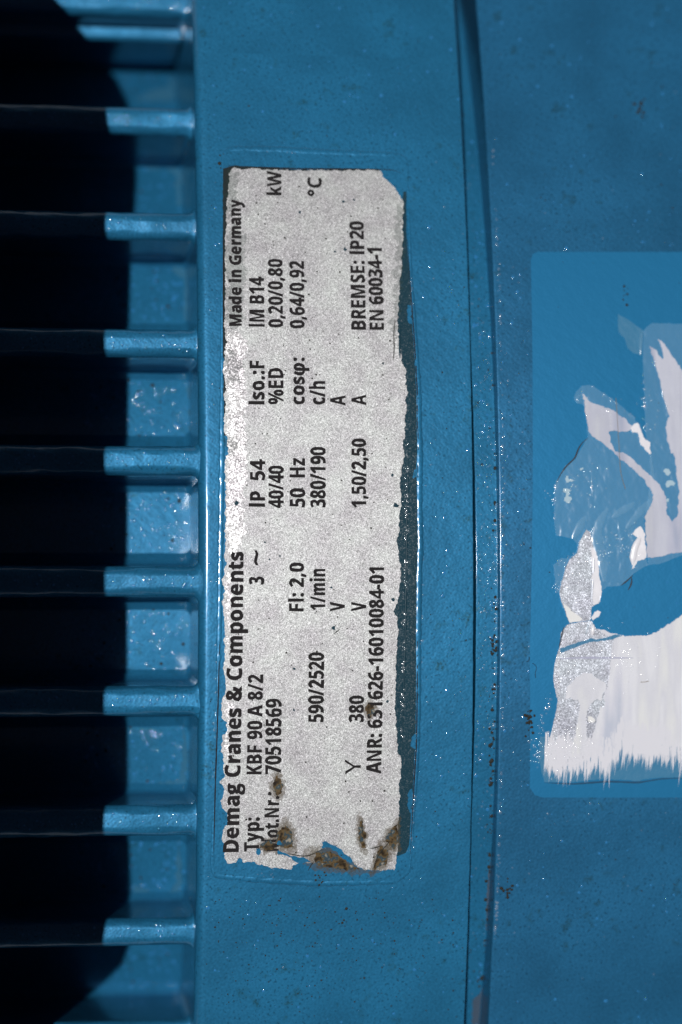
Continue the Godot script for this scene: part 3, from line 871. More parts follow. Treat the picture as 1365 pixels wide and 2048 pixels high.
# ------------------------------------------------------------------ the torn sticker on the brake cover
func sticker():
	var patch := PackedVector2Array([Vector2(67.08, 42.41), Vector2(67.39, 43.23), Vector2(68.08, 43.52), Vector2(90.11, 43.95), Vector2(88.99, -28.15), Vector2(67.92, -27.88), Vector2(66.92, -27.54), Vector2(66.23, -26.56), Vector2(65.96, -8.72)])
	put("clean_paint_patch", sheet(patch, 220.0, 0.0, -0.05, 0.03), M.clean, motor)
	var s := Node3D.new()
	s.name = "torn_sticker"
	s.set_meta("label", "torn white sticker with clear film left on the blue cover")
	motor.add_child(s)
	tear(s, "clear_film", PackedVector2Array([Vector2(81.86, 33.02), Vector2(82.29, 33.66), Vector2(82.96, 34.15), Vector2(86.10, 34.12), Vector2(89.34, 34.01), Vector2(88.42, 3.31), Vector2(86.26, 3.54), Vector2(83.30, 2.45), Vector2(81.70, 2.25), Vector2(81.47, 9.51), Vector2(82.17, 13.40), Vector2(82.12, 16.84), Vector2(81.65, 19.57), Vector2(81.60, 22.95), Vector2(81.67, 26.42), Vector2(81.58, 29.59)]), 0.055, "film", 0.02)
	tear(s, "clear_film", PackedVector2Array([Vector2(72.26, 24.42), Vector2(72.51, 24.98), Vector2(73.25, 25.66), Vector2(74.53, 25.79), Vector2(75.31, 25.24), Vector2(76.72, 24.32), Vector2(78.43, 23.08), Vector2(80.15, 21.60), Vector2(80.61, 20.11), Vector2(81.66, 18.56), Vector2(82.22, 16.84), Vector2(82.53, 14.97), Vector2(82.64, 12.63), Vector2(82.27, 10.13), Vector2(81.13, 8.57), Vector2(81.23, 3.30), Vector2(81.70, 2.25), Vector2(80.43, 1.67), Vector2(79.47, 0.97), Vector2(78.51, -0.03), Vector2(77.87, -0.42), Vector2(76.13, -0.57), Vector2(75.49, -1.03), Vector2(75.18, -2.50), Vector2(74.07, -3.04), Vector2(72.49, -3.50), Vector2(70.28, -3.34), Vector2(69.81, -1.49), Vector2(69.41, -1.03), Vector2(69.18, 0.97), Vector2(69.08, 2.28), Vector2(70.14, 3.21), Vector2(71.08, 3.05), Vector2(72.20, 4.06), Vector2(72.28, 4.98), Vector2(71.42, 5.76), Vector2(69.53, 6.09), Vector2(69.23, 7.29), Vector2(69.27, 10.69), Vector2(69.54, 13.17), Vector2(70.77, 15.20), Vector2(72.13, 16.06), Vector2(73.86, 18.96), Vector2(73.76, 21.30), Vector2(73.57, 22.87), Vector2(73.18, 23.26), Vector2(72.55, 23.41), Vector2(72.16, 23.80)]), 0.08, "film", 0.04)
	tear(s, "clear_film", PackedVector2Array([Vector2(78.50, 35.28), Vector2(79.36, 34.82), Vector2(80.15, 34.35), Vector2(81.08, 33.64), Vector2(81.83, 33.13), Vector2(81.64, 31.82), Vector2(81.40, 29.82), Vector2(80.29, 30.13), Vector2(79.59, 30.83), Vector2(79.24, 32.02), Vector2(78.45, 33.01), Vector2(78.38, 34.32)]), 0.075, "glue", 0.03)
	tear(s, "glue_residue", PackedVector2Array([Vector2(67.45, -20.07), Vector2(68.54, -19.77), Vector2(71.10, -21.66), Vector2(78.05, -20.48), Vector2(86.98, -20.56), Vector2(87.11, -25.49), Vector2(83.75, -25.45), Vector2(81.36, -25.66), Vector2(80.73, -25.88), Vector2(76.26, -25.52), Vector2(71.99, -25.89), Vector2(68.17, -25.85), Vector2(67.77, -24.57), Vector2(67.34, -22.55)]), 0.045, "glue", 0.01)
	tear(s, "white_paper", PackedVector2Array([Vector2(73.30, 24.62), Vector2(73.57, 22.87), Vector2(73.79, 21.30), Vector2(74.00, 19.66), Vector2(74.42, 19.12), Vector2(76.22, 17.89), Vector2(78.24, 16.03), Vector2(79.65, 14.95), Vector2(81.22, 13.40), Vector2(82.46, 11.50), Vector2(83.24, 10.76), Vector2(84.18, 9.83), Vector2(84.13, 11.15), Vector2(83.28, 12.79), Vector2(82.34, 13.64), Vector2(80.62, 15.34), Vector2(78.58, 16.97), Vector2(77.47, 17.04), Vector2(76.79, 18.52), Vector2(76.66, 19.69), Vector2(77.22, 19.85), Vector2(78.02, 19.70), Vector2(79.13, 19.63), Vector2(79.95, 20.39), Vector2(78.70, 21.51), Vector2(77.77, 22.21), Vector2(76.04, 22.97), Vector2(74.46, 23.41)]), 0.17, "thin_paper", 0.10)
	tear(s, "white_paper", PackedVector2Array([Vector2(82.49, 31.00), Vector2(83.36, 30.57), Vector2(83.73, 29.93), Vector2(84.27, 29.31), Vector2(84.39, 30.26), Vector2(83.74, 32.04), Vector2(84.22, 31.77), Vector2(84.90, 30.75), Vector2(85.88, 29.33), Vector2(87.10, 27.44), Vector2(88.98, 26.19), Vector2(88.43, 3.78), Vector2(86.27, 3.93), Vector2(84.91, 3.77), Vector2(83.31, 3.38), Vector2(81.55, 3.22), Vector2(81.44, 4.85), Vector2(81.29, 8.57), Vector2(82.11, 9.98), Vector2(82.49, 11.50), Vector2(83.41, 11.07), Vector2(84.12, 10.45), Vector2(84.25, 8.90), Vector2(84.95, 7.89), Vector2(85.69, 8.83), Vector2(85.91, 12.02), Vector2(85.57, 14.99), Vector2(85.30, 17.02), Vector2(85.06, 16.86), Vector2(84.46, 18.58), Vector2(84.35, 20.46), Vector2(84.80, 21.72), Vector2(84.45, 23.30), Vector2(84.09, 24.71), Vector2(83.83, 26.29), Vector2(83.42, 28.18), Vector2(82.86, 30.08)]), 0.14, "thin_paper", 0.10)
	tear(s, "white_paper", PackedVector2Array([Vector2(80.64, 7.33), Vector2(81.18, 6.40), Vector2(81.33, 4.85), Vector2(81.42, 3.22), Vector2(80.19, 2.76), Vector2(79.55, 1.75), Vector2(79.56, 3.30), Vector2(79.81, 4.85), Vector2(80.46, 5.70), Vector2(79.51, 6.40)]), 0.19, "gloss_paper", 0.10)
	tear(s, "white_paper", PackedVector2Array([Vector2(80.52, 20.82), Vector2(80.90, 20.12), Vector2(81.35, 19.02), Vector2(82.05, 18.25), Vector2(82.25, 16.84), Vector2(82.01, 16.76), Vector2(81.00, 17.92), Vector2(80.71, 18.86), Vector2(80.49, 19.64), Vector2(79.85, 19.56), Vector2(79.70, 20.11), Vector2(80.04, 20.66)]), 0.17, "gloss_paper", 0.10)
	tear(s, "silver_backing", PackedVector2Array([Vector2(73.41, 6.87), Vector2(73.88, 6.53), Vector2(74.26, 4.83), Vector2(74.88, 3.29), Vector2(75.10, 0.97), Vector2(75.41, -1.19), Vector2(75.14, -2.50), Vector2(74.23, -3.07), Vector2(74.07, -3.19), Vector2(73.91, -4.89), Vector2(72.17, -5.07), Vector2(71.15, -5.22), Vector2(70.04, -2.26), Vector2(69.81, -1.26), Vector2(70.13, 0.20), Vector2(70.84, 2.36), Vector2(71.24, 3.05), Vector2(72.20, 3.87), Vector2(72.52, 5.29)]), 0.17, "foil", 0.12)
	tear(s, "white_paper", PackedVector2Array([Vector2(74.10, 4.83), Vector2(74.88, 3.44), Vector2(75.06, 0.97), Vector2(75.38, -1.19), Vector2(75.14, -2.50), Vector2(74.26, -3.04), Vector2(74.23, -1.34), Vector2(74.08, 1.74)]), 0.22, "gloss_paper", 0.10)
	tear(s, "folded_corner", PackedVector2Array([Vector2(70.12, -2.45), Vector2(70.91, -3.19), Vector2(72.01, -4.12), Vector2(72.84, -4.73), Vector2(72.17, -5.04), Vector2(71.20, -5.19), Vector2(70.67, -3.96)]), 0.26, "cream", 0.08)
	tear(s, "white_paper", PackedVector2Array([Vector2(74.94, -3.54), Vector2(75.30, -3.81), Vector2(75.10, -4.28), Vector2(74.23, -4.97), Vector2(74.04, -4.58), Vector2(74.54, -3.89)]), 0.1, "gloss_paper", 0.08)
	tear(s, "silver_backing", PackedVector2Array([Vector2(70.05, -6.45), Vector2(70.83, -5.50), Vector2(71.23, -5.32), Vector2(73.44, -5.01), Vector2(74.07, -4.97), Vector2(74.71, -5.97), Vector2(76.61, -6.57), Vector2(77.24, -6.91), Vector2(77.28, -11.55), Vector2(75.75, -16.27), Vector2(74.60, -22.62), Vector2(71.14, -23.21), Vector2(70.60, -24.14), Vector2(69.57, -23.81), Vector2(68.48, -24.58), Vector2(68.06, -23.18), Vector2(68.15, -22.25), Vector2(68.71, -20.08), Vector2(69.44, -17.00), Vector2(69.70, -14.84), Vector2(69.57, -14.90), Vector2(69.15, -13.05), Vector2(69.09, -11.50), Vector2(69.36, -9.96), Vector2(69.82, -8.42)]), 0.12, "foil", 0.06)
	tear(s, "white_paper", PackedVector2Array([Vector2(74.71, -5.97), Vector2(75.50, -6.16), Vector2(76.61, -6.52), Vector2(78.51, -6.94), Vector2(79.78, -6.91), Vector2(81.37, -6.98), Vector2(82.33, -6.64), Vector2(83.60, -5.92), Vector2(86.23, -4.17), Vector2(88.39, -2.90), Vector2(88.61, -21.51), Vector2(86.45, -21.49), Vector2(84.44, -21.32), Vector2(82.51, -20.83), Vector2(81.24, -20.98), Vector2(80.28, -20.50), Vector2(78.99, -19.87), Vector2(78.20, -20.01), Vector2(77.59, -21.25), Vector2(76.81, -22.02), Vector2(75.71, -22.40), Vector2(74.29, -22.62), Vector2(73.81, -22.30), Vector2(74.39, -19.83), Vector2(75.13, -17.04), Vector2(75.51, -15.65), Vector2(76.04, -13.95), Vector2(76.34, -13.09), Vector2(76.63, -10.00), Vector2(77.01, -7.45)]), 0.16, "paper", 0.05)
	tear(s, "white_paper", PackedVector2Array([Vector2(70.98, -13.92), Vector2(73.50, -13.47), Vector2(75.72, -13.79), Vector2(75.42, -15.34), Vector2(74.78, -15.03), Vector2(74.16, -15.64), Vector2(73.54, -16.87), Vector2(73.52, -20.13), Vector2(73.49, -22.30), Vector2(72.70, -22.60), Vector2(71.75, -22.59), Vector2(71.43, -21.97), Vector2(71.95, -20.42), Vector2(72.45, -17.64), Vector2(72.66, -15.94), Vector2(72.25, -14.85), Vector2(71.96, -16.55), Vector2(72.10, -15.32), Vector2(71.46, -14.85), Vector2(70.68, -15.15)]), 0.17, "paper", 0.06)
	tear(s, "white_paper", PackedVector2Array([Vector2(72.22, -12.14), Vector2(73.16, -11.68), Vector2(74.11, -11.84), Vector2(74.75, -12.46), Vector2(76.18, -13.09), Vector2(76.04, -14.01), Vector2(74.78, -15.09), Vector2(72.89, -15.23), Vector2(71.62, -15.14), Vector2(70.67, -14.44), Vector2(70.81, -13.52), Vector2(71.44, -13.06)]), 0.2, "paper", 0.10)
	tear(s, "white_paper", PackedVector2Array([Vector2(73.71, -17.34), Vector2(74.34, -17.42), Vector2(74.67, -17.89), Vector2(74.36, -18.27), Vector2(73.80, -17.99)]), 0.16, "cream", 0.08)
	tear(s, "clear_film", PackedVector2Array([Vector2(69.90, -8.50), Vector2(71.56, -8.00), Vector2(72.82, -7.59), Vector2(74.08, -7.18), Vector2(74.71, -7.36), Vector2(75.66, -7.21), Vector2(77.24, -6.75), Vector2(78.20, -6.91), Vector2(76.93, -7.34), Vector2(74.71, -7.70), Vector2(73.92, -7.70), Vector2(71.72, -8.51), Vector2(69.91, -9.12)]), 0.19, "glue", 0.03)
	# the frayed lower edge: hundreds of brushed-out fibres, too fine to tell apart
	var hem := PackedVector2Array([Vector2(68.12, -22.56), Vector2(69.56, -23.19), Vector2(70.81, -22.74), Vector2(72.25, -23.38), Vector2(74.30, -23.09), Vector2(75.88, -22.79), Vector2(77.29, -22.03), Vector2(78.20, -20.33), Vector2(79.81, -20.81), Vector2(80.62, -21.59), Vector2(82.06, -21.76), Vector2(83.31, -20.84), Vector2(84.61, -21.79), Vector2(87.34, -21.97)])
	var fp := PackedVector3Array()
	var fn := PackedVector3Array()
	var fi := PackedInt32Array()
	for k in 1700:
		var u := rng.randf() * (hem.size() - 1.001)
		var q := hem[int(u)].lerp(hem[int(u) + 1], u - int(u))
		q.y += rng.randf_range(-0.9, 2.4) + 1.1 * grain.get_noise_1d(q.x * 1.7)
		var long := 0.6 + 4.2 * rng.randf() * rng.randf() * (0.7 + 0.6 * grain.get_noise_1d(q.x * 0.9))
		var wide := rng.randf_range(0.02, 0.075)
		var h := rng.randf_range(0.16, 0.21)
		var first := fp.size()
		var lean := rng.randf_range(-0.12, 0.06) * long
		for v in [Vector2(-wide, 0.8), Vector2(wide, 0.8), Vector2(wide + lean * 0.5, -long * 0.5), Vector2(lean, -long), Vector2(-wide + lean * 0.5, -long * 0.5)]:
			fp.append(on(q + v, 220.0, 0.0, h if v.y > -long * 0.9 else 0.05))
			fn.append(tilt(q, 220.0, 0.0, 0.0))
		fi.append_array([first, first + 1, first + 4, first + 1, first + 2, first + 4, first + 4, first + 2, first + 3])
	put("frayed_paper_fibres", made(fp, fn, PackedVector2Array(), fi), M.cream_fibre, s).set_meta("kind", "stuff")
	for f in [PackedVector2Array([Vector2(70.82, 13.88), Vector2(71.06, 13.80), Vector2(71.21, 13.34), Vector2(71.68, 13.42), Vector2(72.12, 13.22), Vector2(71.67, 13.03), Vector2(71.04, 12.95), Vector2(70.73, 13.15)]), PackedVector2Array([Vector2(70.63, 12.25), Vector2(71.03, 12.17), Vector2(71.63, 11.94), Vector2(71.26, 11.63), Vector2(71.05, 11.24), Vector2(71.48, 10.86), Vector2(71.40, 10.32), Vector2(70.84, 10.24), Vector2(70.37, 10.62), Vector2(70.77, 11.09), Vector2(70.89, 11.60), Vector2(70.47, 11.86)]), PackedVector2Array([Vector2(84.21, 14.98), Vector2(84.52, 14.74), Vector2(84.88, 14.36), Vector2(84.50, 13.89), Vector2(84.11, 14.12), Vector2(83.88, 14.51)]), PackedVector2Array([Vector2(84.41, 13.23), Vector2(84.97, 13.39), Vector2(85.44, 12.95), Vector2(85.27, 12.49), Vector2(84.75, 12.72), Vector2(84.36, 12.48), Vector2(84.21, 12.79)]), PackedVector2Array([Vector2(72.74, 14.90), Vector2(73.13, 14.90), Vector2(73.21, 14.62), Vector2(72.84, 14.56)]), PackedVector2Array([Vector2(84.12, 10.76), Vector2(84.44, 10.95), Vector2(84.55, 10.61), Vector2(84.23, 10.36)])]:
		put("white_paper_fibres", sheet(ragged(f, 0.12, 0.14, f[0].x), 220.0, 0.0, 0.05, 0.15), M.haze, s)
	for f in [[PackedVector2Array([Vector2(80.65, 5.93), Vector2(80.22, 5.24), Vector2(79.81, 4.38), Vector2(79.61, 3.30), Vector2(79.57, 2.29)]), 0.55, 0.28, "gloss_paper"], [PackedVector2Array([Vector2(73.19, 8.54), Vector2(72.86, 7.77), Vector2(72.22, 6.68), Vector2(71.58, 5.68)]), 0.5, 0.09, "fold"], [PackedVector2Array([Vector2(74.18, 4.83), Vector2(74.41, 3.29), Vector2(74.27, 0.97), Vector2(74.15, -1.34), Vector2(74.07, -2.89)]), 0.20, 0.16, "foil"], [PackedVector2Array([Vector2(82.29, 10.99), Vector2(81.15, 9.82), Vector2(79.86, 8.41), Vector2(78.72, 7.01)]), 0.5, 0.1, "fold"], [PackedVector2Array([Vector2(79.89, 10.43), Vector2(78.92, 9.65), Vector2(77.64, 9.10), Vector2(76.83, 8.40)]), 0.45, 0.08, "fold"], [PackedVector2Array([Vector2(76.38, 9.64), Vector2(75.57, 8.55), Vector2(74.92, 7.16), Vector2(74.74, 5.76), Vector2(75.20, 3.91), Vector2(75.66, 2.05), Vector2(75.73, 0.20)]), 0.75, 0.12, "fold"], [PackedVector2Array([Vector2(81.73, 33.06), Vector2(81.33, 32.13), Vector2(81.37, 31.02), Vector2(81.21, 29.87)]), 0.25, 0.2, "fold"], [PackedVector2Array([Vector2(74.34, -5.43), Vector2(74.26, -6.13), Vector2(74.16, -6.90)]), 0.28, 0.2, "gloss_paper"], [PackedVector2Array([Vector2(74.04, -3.35), Vector2(73.75, -5.05), Vector2(73.32, -6.90)]), 0.09, 0.12, "fold"], [PackedVector2Array([Vector2(77.01, -7.60), Vector2(76.86, -8.76), Vector2(76.71, -9.69)]), 0.12, 0.12, "paper"], [PackedVector2Array([Vector2(74.23, 14.29), Vector2(74.24, 12.89), Vector2(74.19, 11.96), Vector2(74.37, 11.03)]), 0.12, 0.1, "fold"], [PackedVector2Array([Vector2(73.21, 24.43), Vector2(72.58, 24.43), Vector2(72.37, 23.80), Vector2(72.86, 23.33)]), 0.2, 0.14, "fold"], [PackedVector2Array([Vector2(77.62, 8.10), Vector2(77.69, 7.17), Vector2(77.84, 6.24)]), 0.16, 0.12, "fold"]]:
		put("fold", ridge(f[0], 220.0, 0.0, 0.16, f[1], f[2]), M[f[3]], s)
	for f in [PackedVector2Array([Vector2(73.85, 18.80), Vector2(72.88, 18.02), Vector2(72.30, 16.92), Vector2(72.21, 16.14), Vector2(70.92, 15.20), Vector2(69.95, 13.80), Vector2(69.54, 12.86)]), PackedVector2Array([Vector2(70.04, -2.26), Vector2(70.75, -3.19), Vector2(71.70, -3.96), Vector2(72.80, -4.66)]), PackedVector2Array([Vector2(79.63, 0.97), Vector2(78.67, 0.05), Vector2(77.95, -0.42)]), PackedVector2Array([Vector2(79.39, 0.74), Vector2(79.54, 0.20), Vector2(79.30, -0.57), Vector2(78.90, -1.04)]), PackedVector2Array([Vector2(70.44, -5.73), Vector2(70.05, -7.19), Vector2(69.82, -8.42)])]:
		put("lifted_edge", ridge(f, 220.0, 0.0, 0.1, 0.10, 0.14), M.crease, s)
	for f in [PackedVector2Array([Vector2(68.12, -25.94), Vector2(72.00, -26.17), Vector2(76.59, -25.88), Vector2(80.73, -26.09), Vector2(83.75, -25.61), Vector2(87.11, -25.53)]), PackedVector2Array([Vector2(69.75, -9.84), Vector2(73.46, -9.73), Vector2(76.63, -9.78), Vector2(79.64, -9.79)]), PackedVector2Array([Vector2(76.57, -25.37), Vector2(78.13, -24.06), Vector2(79.70, -23.27)])]:
		put("pencil_mark", ridge(f, 220.0, 0.0, 0.2 if f[0].y > -12.0 else 0.03, 0.12, 0.02), M.pencil if f[0].y > -12.0 else M.glue_edge, s)


func tear(parent: Node, called: String, poly: PackedVector2Array, h: float, mat: String, swell: float) -> void:
	put(called, sheet(ragged(poly, 0.2, 0.11 if mat.contains("paper") or mat == "cream" else 0.05, poly[0].x), 220.0, 0.0, 0.0, h, swell, poly[0].y, 0.7), M[mat], parent)


# ------------------------------------------------------------------ pimples in the paint, dust and grit: nobody could count them
func specks():
	var cap := blob(0.34, 1.0, 8)
	var spots: Array[Transform3D] = []
	var faces := [[245.0, 0.0, 24.5, 58.3], [140.0, -0.7, 59.3, 61.7], [220.0, 0.0, 62.6, 92.0]]
	var place := func(x: float, y: float, r: float, z0: float, h: float, size: float) -> void:
		var n := tilt(Vector2(x, y), r, 0.0, 0.0)
		var bx := Vector3(1, 0, 0)
		var by := n.cross(bx).normalized()
		var turn := Basis(bx, by, n).rotated(n, rng.randf() * TAU)
		var q := turn.scaled_local(Vector3(size, size * rng.randf_range(0.7, 1.2), size))
		spots.append(Transform3D(q, on(Vector2(x, y), r, z0, h)))
	for k in 3000:
		var f: Array = faces[[0, 0, 0, 2, 2, 1][k % 6]]
		var x := rng.randf_range(f[2], f[3])
		var y := rng.randf_range(-64.0, 82.0)
		if grain.get_noise_2d(x * 0.08, y * 0.08) + rng.randf_range(-0.5, 0.5) < -0.05:
			continue
		place.call(x, y, f[0], f[1], 0.0, lerpf(0.15, 0.7, pow(rng.randf(), 3.5)))
	# on the fins' tips and on the barrel between them
	for y in [80.4, 61.7, 46.55, 30.75, 15.5, 0.12, -15.05, -30.4, -45.25]:
		for k in 40:
			var xx := rng.randf_range(0.0, 22.5)
			var q := Vector3(xx, y + rng.randfn() * 0.6, 0)
			if absf(q.y - y) < 1.0:
				var size := rng.randf_range(0.2, 0.55)
				spots.append(Transform3D(Basis.from_scale(Vector3(size, size, size)), at(q.x, q.y, arc(135.0, -0.12, y) - 0.01)))
	for k in 1700:
		var xx := rng.randf_range(9.0, 23.0)
		var y := rng.randf_range(-57.0, 77.0)
		place.call(xx, y, 100.0, -15.0, 0.0, rng.randf_range(0.25, 0.75))
	scatter("paint_pimples", cap, M.drop, spots)
	spots.clear()
	# along edges: the cover's lip, the corner of the spigot, the rim of the nameplate, the end shield's shoulder, the films
	for e in [[PackedVector2Array([Vector2(62.74, 57.49), Vector2(62.71, 36.94), Vector2(62.56, 17.16), Vector2(62.45, -2.26), Vector2(62.43, -21.63), Vector2(62.39, -37.86), Vector2(62.32, -47.99)]), 220.0, 0.0, 0.0, 300, 0.08], [PackedVector2Array([Vector2(62.22, 30.47), Vector2(61.90, 17.21), Vector2(61.77, 7.44), Vector2(61.71, -2.26), Vector2(61.61, -15.20)]), 140.0, -0.7, 0.0, 110, 0.06], [PackedVector2Array([Vector2(50.85, 39.37), Vector2(51.11, 31.42), Vector2(51.35, 23.56), Vector2(51.31, 10.61), Vector2(51.34, 4.17), Vector2(51.21, -8.66), Vector2(51.12, -20.23), Vector2(50.88, -29.28), Vector2(50.60, -34.48)]), 245.0, 0.0, 0.13, 340, 0.16], [PackedVector2Array([Vector2(51.73, 4.17), Vector2(51.85, -0.32), Vector2(51.66, -5.45), Vector2(51.55, -10.59)]), 245.0, 0.0, 0.0, 60, 0.15], [PackedVector2Array([Vector2(50.05, 20.30), Vector2(49.81, 10.60), Vector2(49.64, 0.32), Vector2(49.47, -10.58), Vector2(49.30, -20.21)]), 245.0, 0.0, 0.25, 260, 0.14], [PackedVector2Array([Vector2(25.78, 0.95), Vector2(25.68, -8.56), Vector2(25.48, -17.45), Vector2(25.29, -25.10)]), 245.0, 0.0, 0.05, 90, 0.2], [PackedVector2Array([Vector2(26.19, 16.87), Vector2(26.03, 7.30), Vector2(25.85, -2.22), Vector2(25.71, -14.91)]), 245.0, 0.0, 0.03, 120, 0.12], [PackedVector2Array([Vector2(31.21, -37.09), Vector2(36.37, -37.51), Vector2(40.25, -37.44), Vector2(44.15, -37.77), Vector2(46.75, -37.36)]), 245.0, 0.0, 0.12, 80, 0.4], [PackedVector2Array([Vector2(28.88, 56.45), Vector2(34.13, 56.45), Vector2(39.41, 56.38), Vector2(47.37, 56.31)]), 245.0, 0.0, 0.13, 40, 0.12], [PackedVector2Array([Vector2(81.63, 29.59), Vector2(81.66, 26.11), Vector2(81.60, 22.95), Vector2(81.63, 19.81)]), 220.0, 0.0, 0.04, 45, 0.08], [PackedVector2Array([Vector2(74.53, 25.71), Vector2(76.72, 24.32), Vector2(80.15, 21.60), Vector2(81.66, 18.56)]), 220.0, 0.0, 0.1, 40, 0.08], [PackedVector2Array([Vector2(69.23, 7.29), Vector2(69.27, 10.69), Vector2(69.54, 13.02)]), 220.0, 0.0, 0.08, 40, 0.1], [PackedVector2Array([Vector2(69.34, 0.51), Vector2(69.65, -1.03)]), 220.0, 0.0, 0.07, 25, 0.25], [PackedVector2Array([Vector2(69.10, -14.83), Vector2(67.56, -17.76), Vector2(67.15, -21.31), Vector2(67.04, -23.48)]), 220.0, 0.0, 0.03, 70, 0.4], [PackedVector2Array([Vector2(74.12, 7.15), Vector2(74.18, 4.83), Vector2(74.73, 3.75)]), 220.0, 0.0, 0.25, 40, 0.2], [PackedVector2Array([Vector2(74.24, 14.44), Vector2(74.24, 11.03)]), 220.0, 0.0, 0.2, 24, 0.05], [PackedVector2Array([Vector2(82.71, 30.40), Vector2(83.83, 26.29), Vector2(84.52, 22.98)]), 220.0, 0.0, 0.16, 26, 0.12]]:
		var line: PackedVector2Array = e[0]
		for k in e[4]:
			var u := rng.randf() * (line.size() - 1)
			var i := int(u)
			var q := line[i].lerp(line[i + 1], u - i)
			if grain.get_noise_2d(q.y * 0.4, e[4]) < -0.12:
				continue
			q += Vector2(rng.randfn(), rng.randfn()) * e[5]
			place.call(q.x, q.y, e[1], e[2], e[3], rng.randf_range(0.22, 0.62))
	# clear beads of lacquer and damp, here and on film, paper, silver and paint
	for k in 1500:
		var f: Array = faces[[0, 2, 2, 1][k % 4]]
		var y := 4.0 + rng.randfn() * 26.0
		place.call(rng.randf_range(f[2], f[3]), y, f[0], f[1], 0.0, lerpf(0.14, 0.5, pow(rng.randf(), 3.0)))
	for c in [[Vector2(72.62, 12.57), 3.5, 50], [Vector2(78.54, 4.84), 3.0, 50], [Vector2(75.68, 4.06), 1.6, 25], [Vector2(71.55, -20.58), 3.0, 70], [Vector2(68.74, -21.63), 2.0, 50], [Vector2(71.74, -11.52), 3.0, 50], [Vector2(78.85, -10.01), 4.0, 60], [Vector2(72.18, 1.74), 2.4, 60], [Vector2(76.01, 22.11), 3.0, 24], [Vector2(84.03, 22.98), 5.0, 50]]:
		for k in c[2]:
			var q: Vector2 = c[0] + Vector2(rng.randfn(), rng.randfn()) * c[1] * 0.5
			place.call(q.x, q.y, 220.0, 0.0, 0.24, rng.randf_range(0.18, 0.5))
	scatter("clear_beads", cap, M.bead, spots)
	# bare points in the print
	spots.clear()
	for k in 450:
		place.call(rng.randf_range(28.0, 47.5), rng.randf_range(-35.0, 51.0), 245.0, 0.08, 0.1, lerpf(0.10, 0.32, pow(rng.randf(), 2.0)))
	scatter("bare_points", blob(0.34, 0.9, 5), M.worn, spots)
	# grit
	spots.clear()
	for k in 1500:
		var f: Array = faces[[0, 0, 2, 2, 1][k % 5]]
		var x := rng.randf_range(f[2], f[3])
		var y := rng.randf_range(-64.0, 82.0)
		if grain.get_noise_2d(x * 0.07 + 30.0, y * 0.07) + rng.randf_range(-0.6, 0.6) < 0.0:
			continue
		place.call(x, y, f[0], f[1], 0.0, lerpf(0.08, 0.42, pow(rng.randf(), 4.0)))
	for k in 1000:
		var q := Vector2(rng.randf_range(27.0, 48.0), rng.randf_range(-36.0, 52.0))
		if grain.get_noise_2d(q.x * 0.1 + 9.0, q.y * 0.1) + rng.randf_range(-0.5, 0.5) < -0.02:
			continue
		place.call(q.x, q.y, 245.0, 0.08, 0.115, lerpf(0.10, 0.42, pow(rng.randf(), 3.0)))
	for k in 220:
		place.call(rng.randf_range(9.0, 23.0), rng.randf_range(-57.0, 77.0), 100.0, -15.0, 0.0, rng.randf_range(0.2, 0.8))
	for c in [[Vector2(61.38, -8.40), 140.0, -0.7, 26], [Vector2(63.46, -40.00), 220.0, 0.0, 14], [Vector2(83.36, 64.12), 220.0, 0.0, 16], [Vector2(79.54, 37.90), 220.0, 0.0, 8], [Vector2(66.15, -18.05), 220.0, 0.0, 24], [Vector2(26.87, 54.01), 245.0, 0.05, 20], [Vector2(42.00, -42.84), 245.0, 0.0, 5], [Vector2(38.96, -37.88), 245.0, 0.06, 22], [Vector2(61.90, -47.92), 140.0, -0.7, 8], [Vector2(61.79, -52.83), 140.0, -0.7, 8]]:
		for k in c[3]:
			var q: Vector2 = c[0] + Vector2(rng.randfn() * 0.35, rng.randfn() * 0.8)
			place.call(q.x, q.y, c[1], c[2], 0.0, rng.randf_range(0.25, 0.8))
	for e in [[PackedVector2Array([Vector2(62.69, 44.17), Vector2(62.15, 30.47), Vector2(61.79, 17.21), Vector2(61.56, 4.20), Vector2(61.51, -8.72), Vector2(61.51, -16.50)]), 0.0, 150, 0.22], [PackedVector2Array([Vector2(61.41, -17.80), Vector2(61.45, -25.65), Vector2(61.52, -32.27), Vector2(61.81, -40.35), Vector2(62.12, -47.23)]), 0.0, 200, 0.24], [PackedVector2Array([Vector2(63.98, 63.10), Vector2(63.11, 49.83), Vector2(62.45, 37.25)]), 0.0, 60, 0.2]]:
		var line: PackedVector2Array = e[0]
		for k in e[2]:
			var u := rng.randf() * (line.size() - 1)
			var q := line[int(u)].lerp(line[int(u) + 1], u - int(u)) + Vector2(rng.randfn() * e[3], 0)
			if grain.get_noise_1d(q.y * 0.35) > -0.25:
				place.call(q.x, q.y, 140.0, -0.7, 0.0, lerpf(0.12, 0.9, pow(rng.randf(), 3.0)))
	for k in 500:
		place.call(rng.randf_range(24.5, 58.0), -40.0 - absf(rng.randfn()) * 9.0, 245.0, 0.0, 0.0, lerpf(0.1, 0.4, pow(rng.randf(), 3.0)))
	scatter("grit", blob(0.34, 0.42, 6), M.grime, spots)


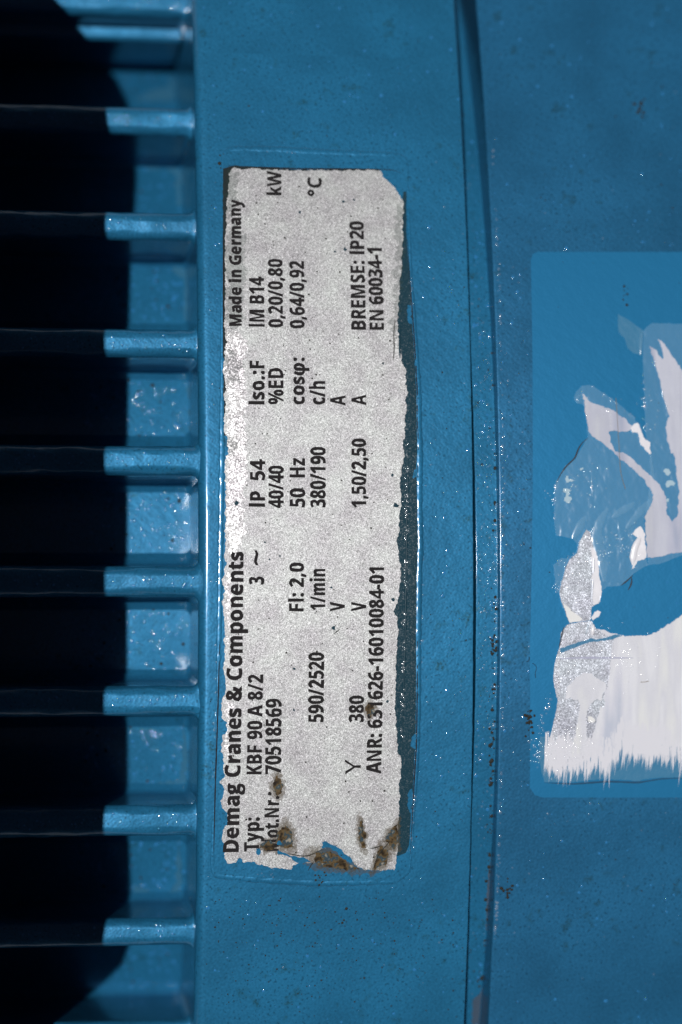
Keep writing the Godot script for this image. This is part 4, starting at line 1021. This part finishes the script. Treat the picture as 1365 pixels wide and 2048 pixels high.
# a low round cap: base radius, radius of its curve
func blob(base: float, curve: float, n: int) -> ArrayMesh:
	var p := PackedVector3Array()
	var nn := PackedVector3Array()
	var idx := PackedInt32Array()
	var far := asin(base / curve)
	var down := curve * cos(far)
	p.append(Vector3(0, 0, curve - down) * MM)
	nn.append(Vector3(0, 0, 1))
	for ring in 2:
		var a := far * (ring + 1) / 2.0
		for k in n:
			var b := TAU * k / n
			var d := Vector3(sin(a) * cos(b), sin(a) * sin(b), cos(a))
			p.append((d * curve - Vector3(0, 0, down)) * MM)
			nn.append(d)
	for k in n:
		var l := (k + 1) % n
		idx.append_array([0, 1 + l, 1 + k])
		idx.append_array([1 + k, 1 + l, 1 + n + k, 1 + l, 1 + n + l, 1 + n + k])
	return made(p, nn, PackedVector2Array(), idx)


func scatter(called: String, mesh: Mesh, mat: Material, spots: Array[Transform3D]) -> void:
	var mm := MultiMesh.new()
	mm.transform_format = MultiMesh.TRANSFORM_3D
	mm.mesh = mesh
	mm.instance_count = spots.size()
	for i in spots.size():
		mm.set_instance_transform(i, spots[i])
	var o := MultiMeshInstance3D.new()
	o.name = called
	o.multimesh = mm
	o.material_override = mat
	o.set_meta("kind", "stuff")
	motor.add_child(o)


# ------------------------------------------------------------------ hairs that lie on the motor
func fibres():
	for f in [[PackedVector2Array([Vector2(77.71, 24.09), Vector2(77.80, 22.13), Vector2(77.88, 19.46), Vector2(77.97, 17.74), Vector2(77.99, 16.18), Vector2(78.03, 14.94), Vector2(78.19, 13.69), Vector2(78.69, 12.17)]), 0.30, "hair", "pale straight hair lying down the torn white sticker"], [PackedVector2Array([Vector2(66.30, -10.44), Vector2(66.77, -10.64), Vector2(67.01, -11.03), Vector2(66.70, -11.57), Vector2(66.63, -11.95), Vector2(66.79, -12.34)]), 0.03, "black_hair", "short dark curled hair on blue paint left of the torn sticker"], [PackedVector2Array([Vector2(65.51, -10.25), Vector2(65.90, -10.10), Vector2(66.03, -9.79), Vector2(65.82, -9.56)]), 0.03, "black_hair", "tiny hooked dark hair on blue paint above the curled hair"], [PackedVector2Array([Vector2(80.63, -12.93), Vector2(81.11, -12.99), Vector2(81.74, -12.84)]), 0.22, "hair", "tiny pale hair lying across the white sticker paper"]]:
		var o := put("hair", ridge(f[0], 220.0, 0.0, f[1], 0.035, 0.035, 7, true), M[f[2]], self)
		o.rotation.x = -PI / 2
		o.set_meta("label", f[3])
		o.set_meta("category", "hair")
		o.set_meta("group", "hairs stuck to the motor")
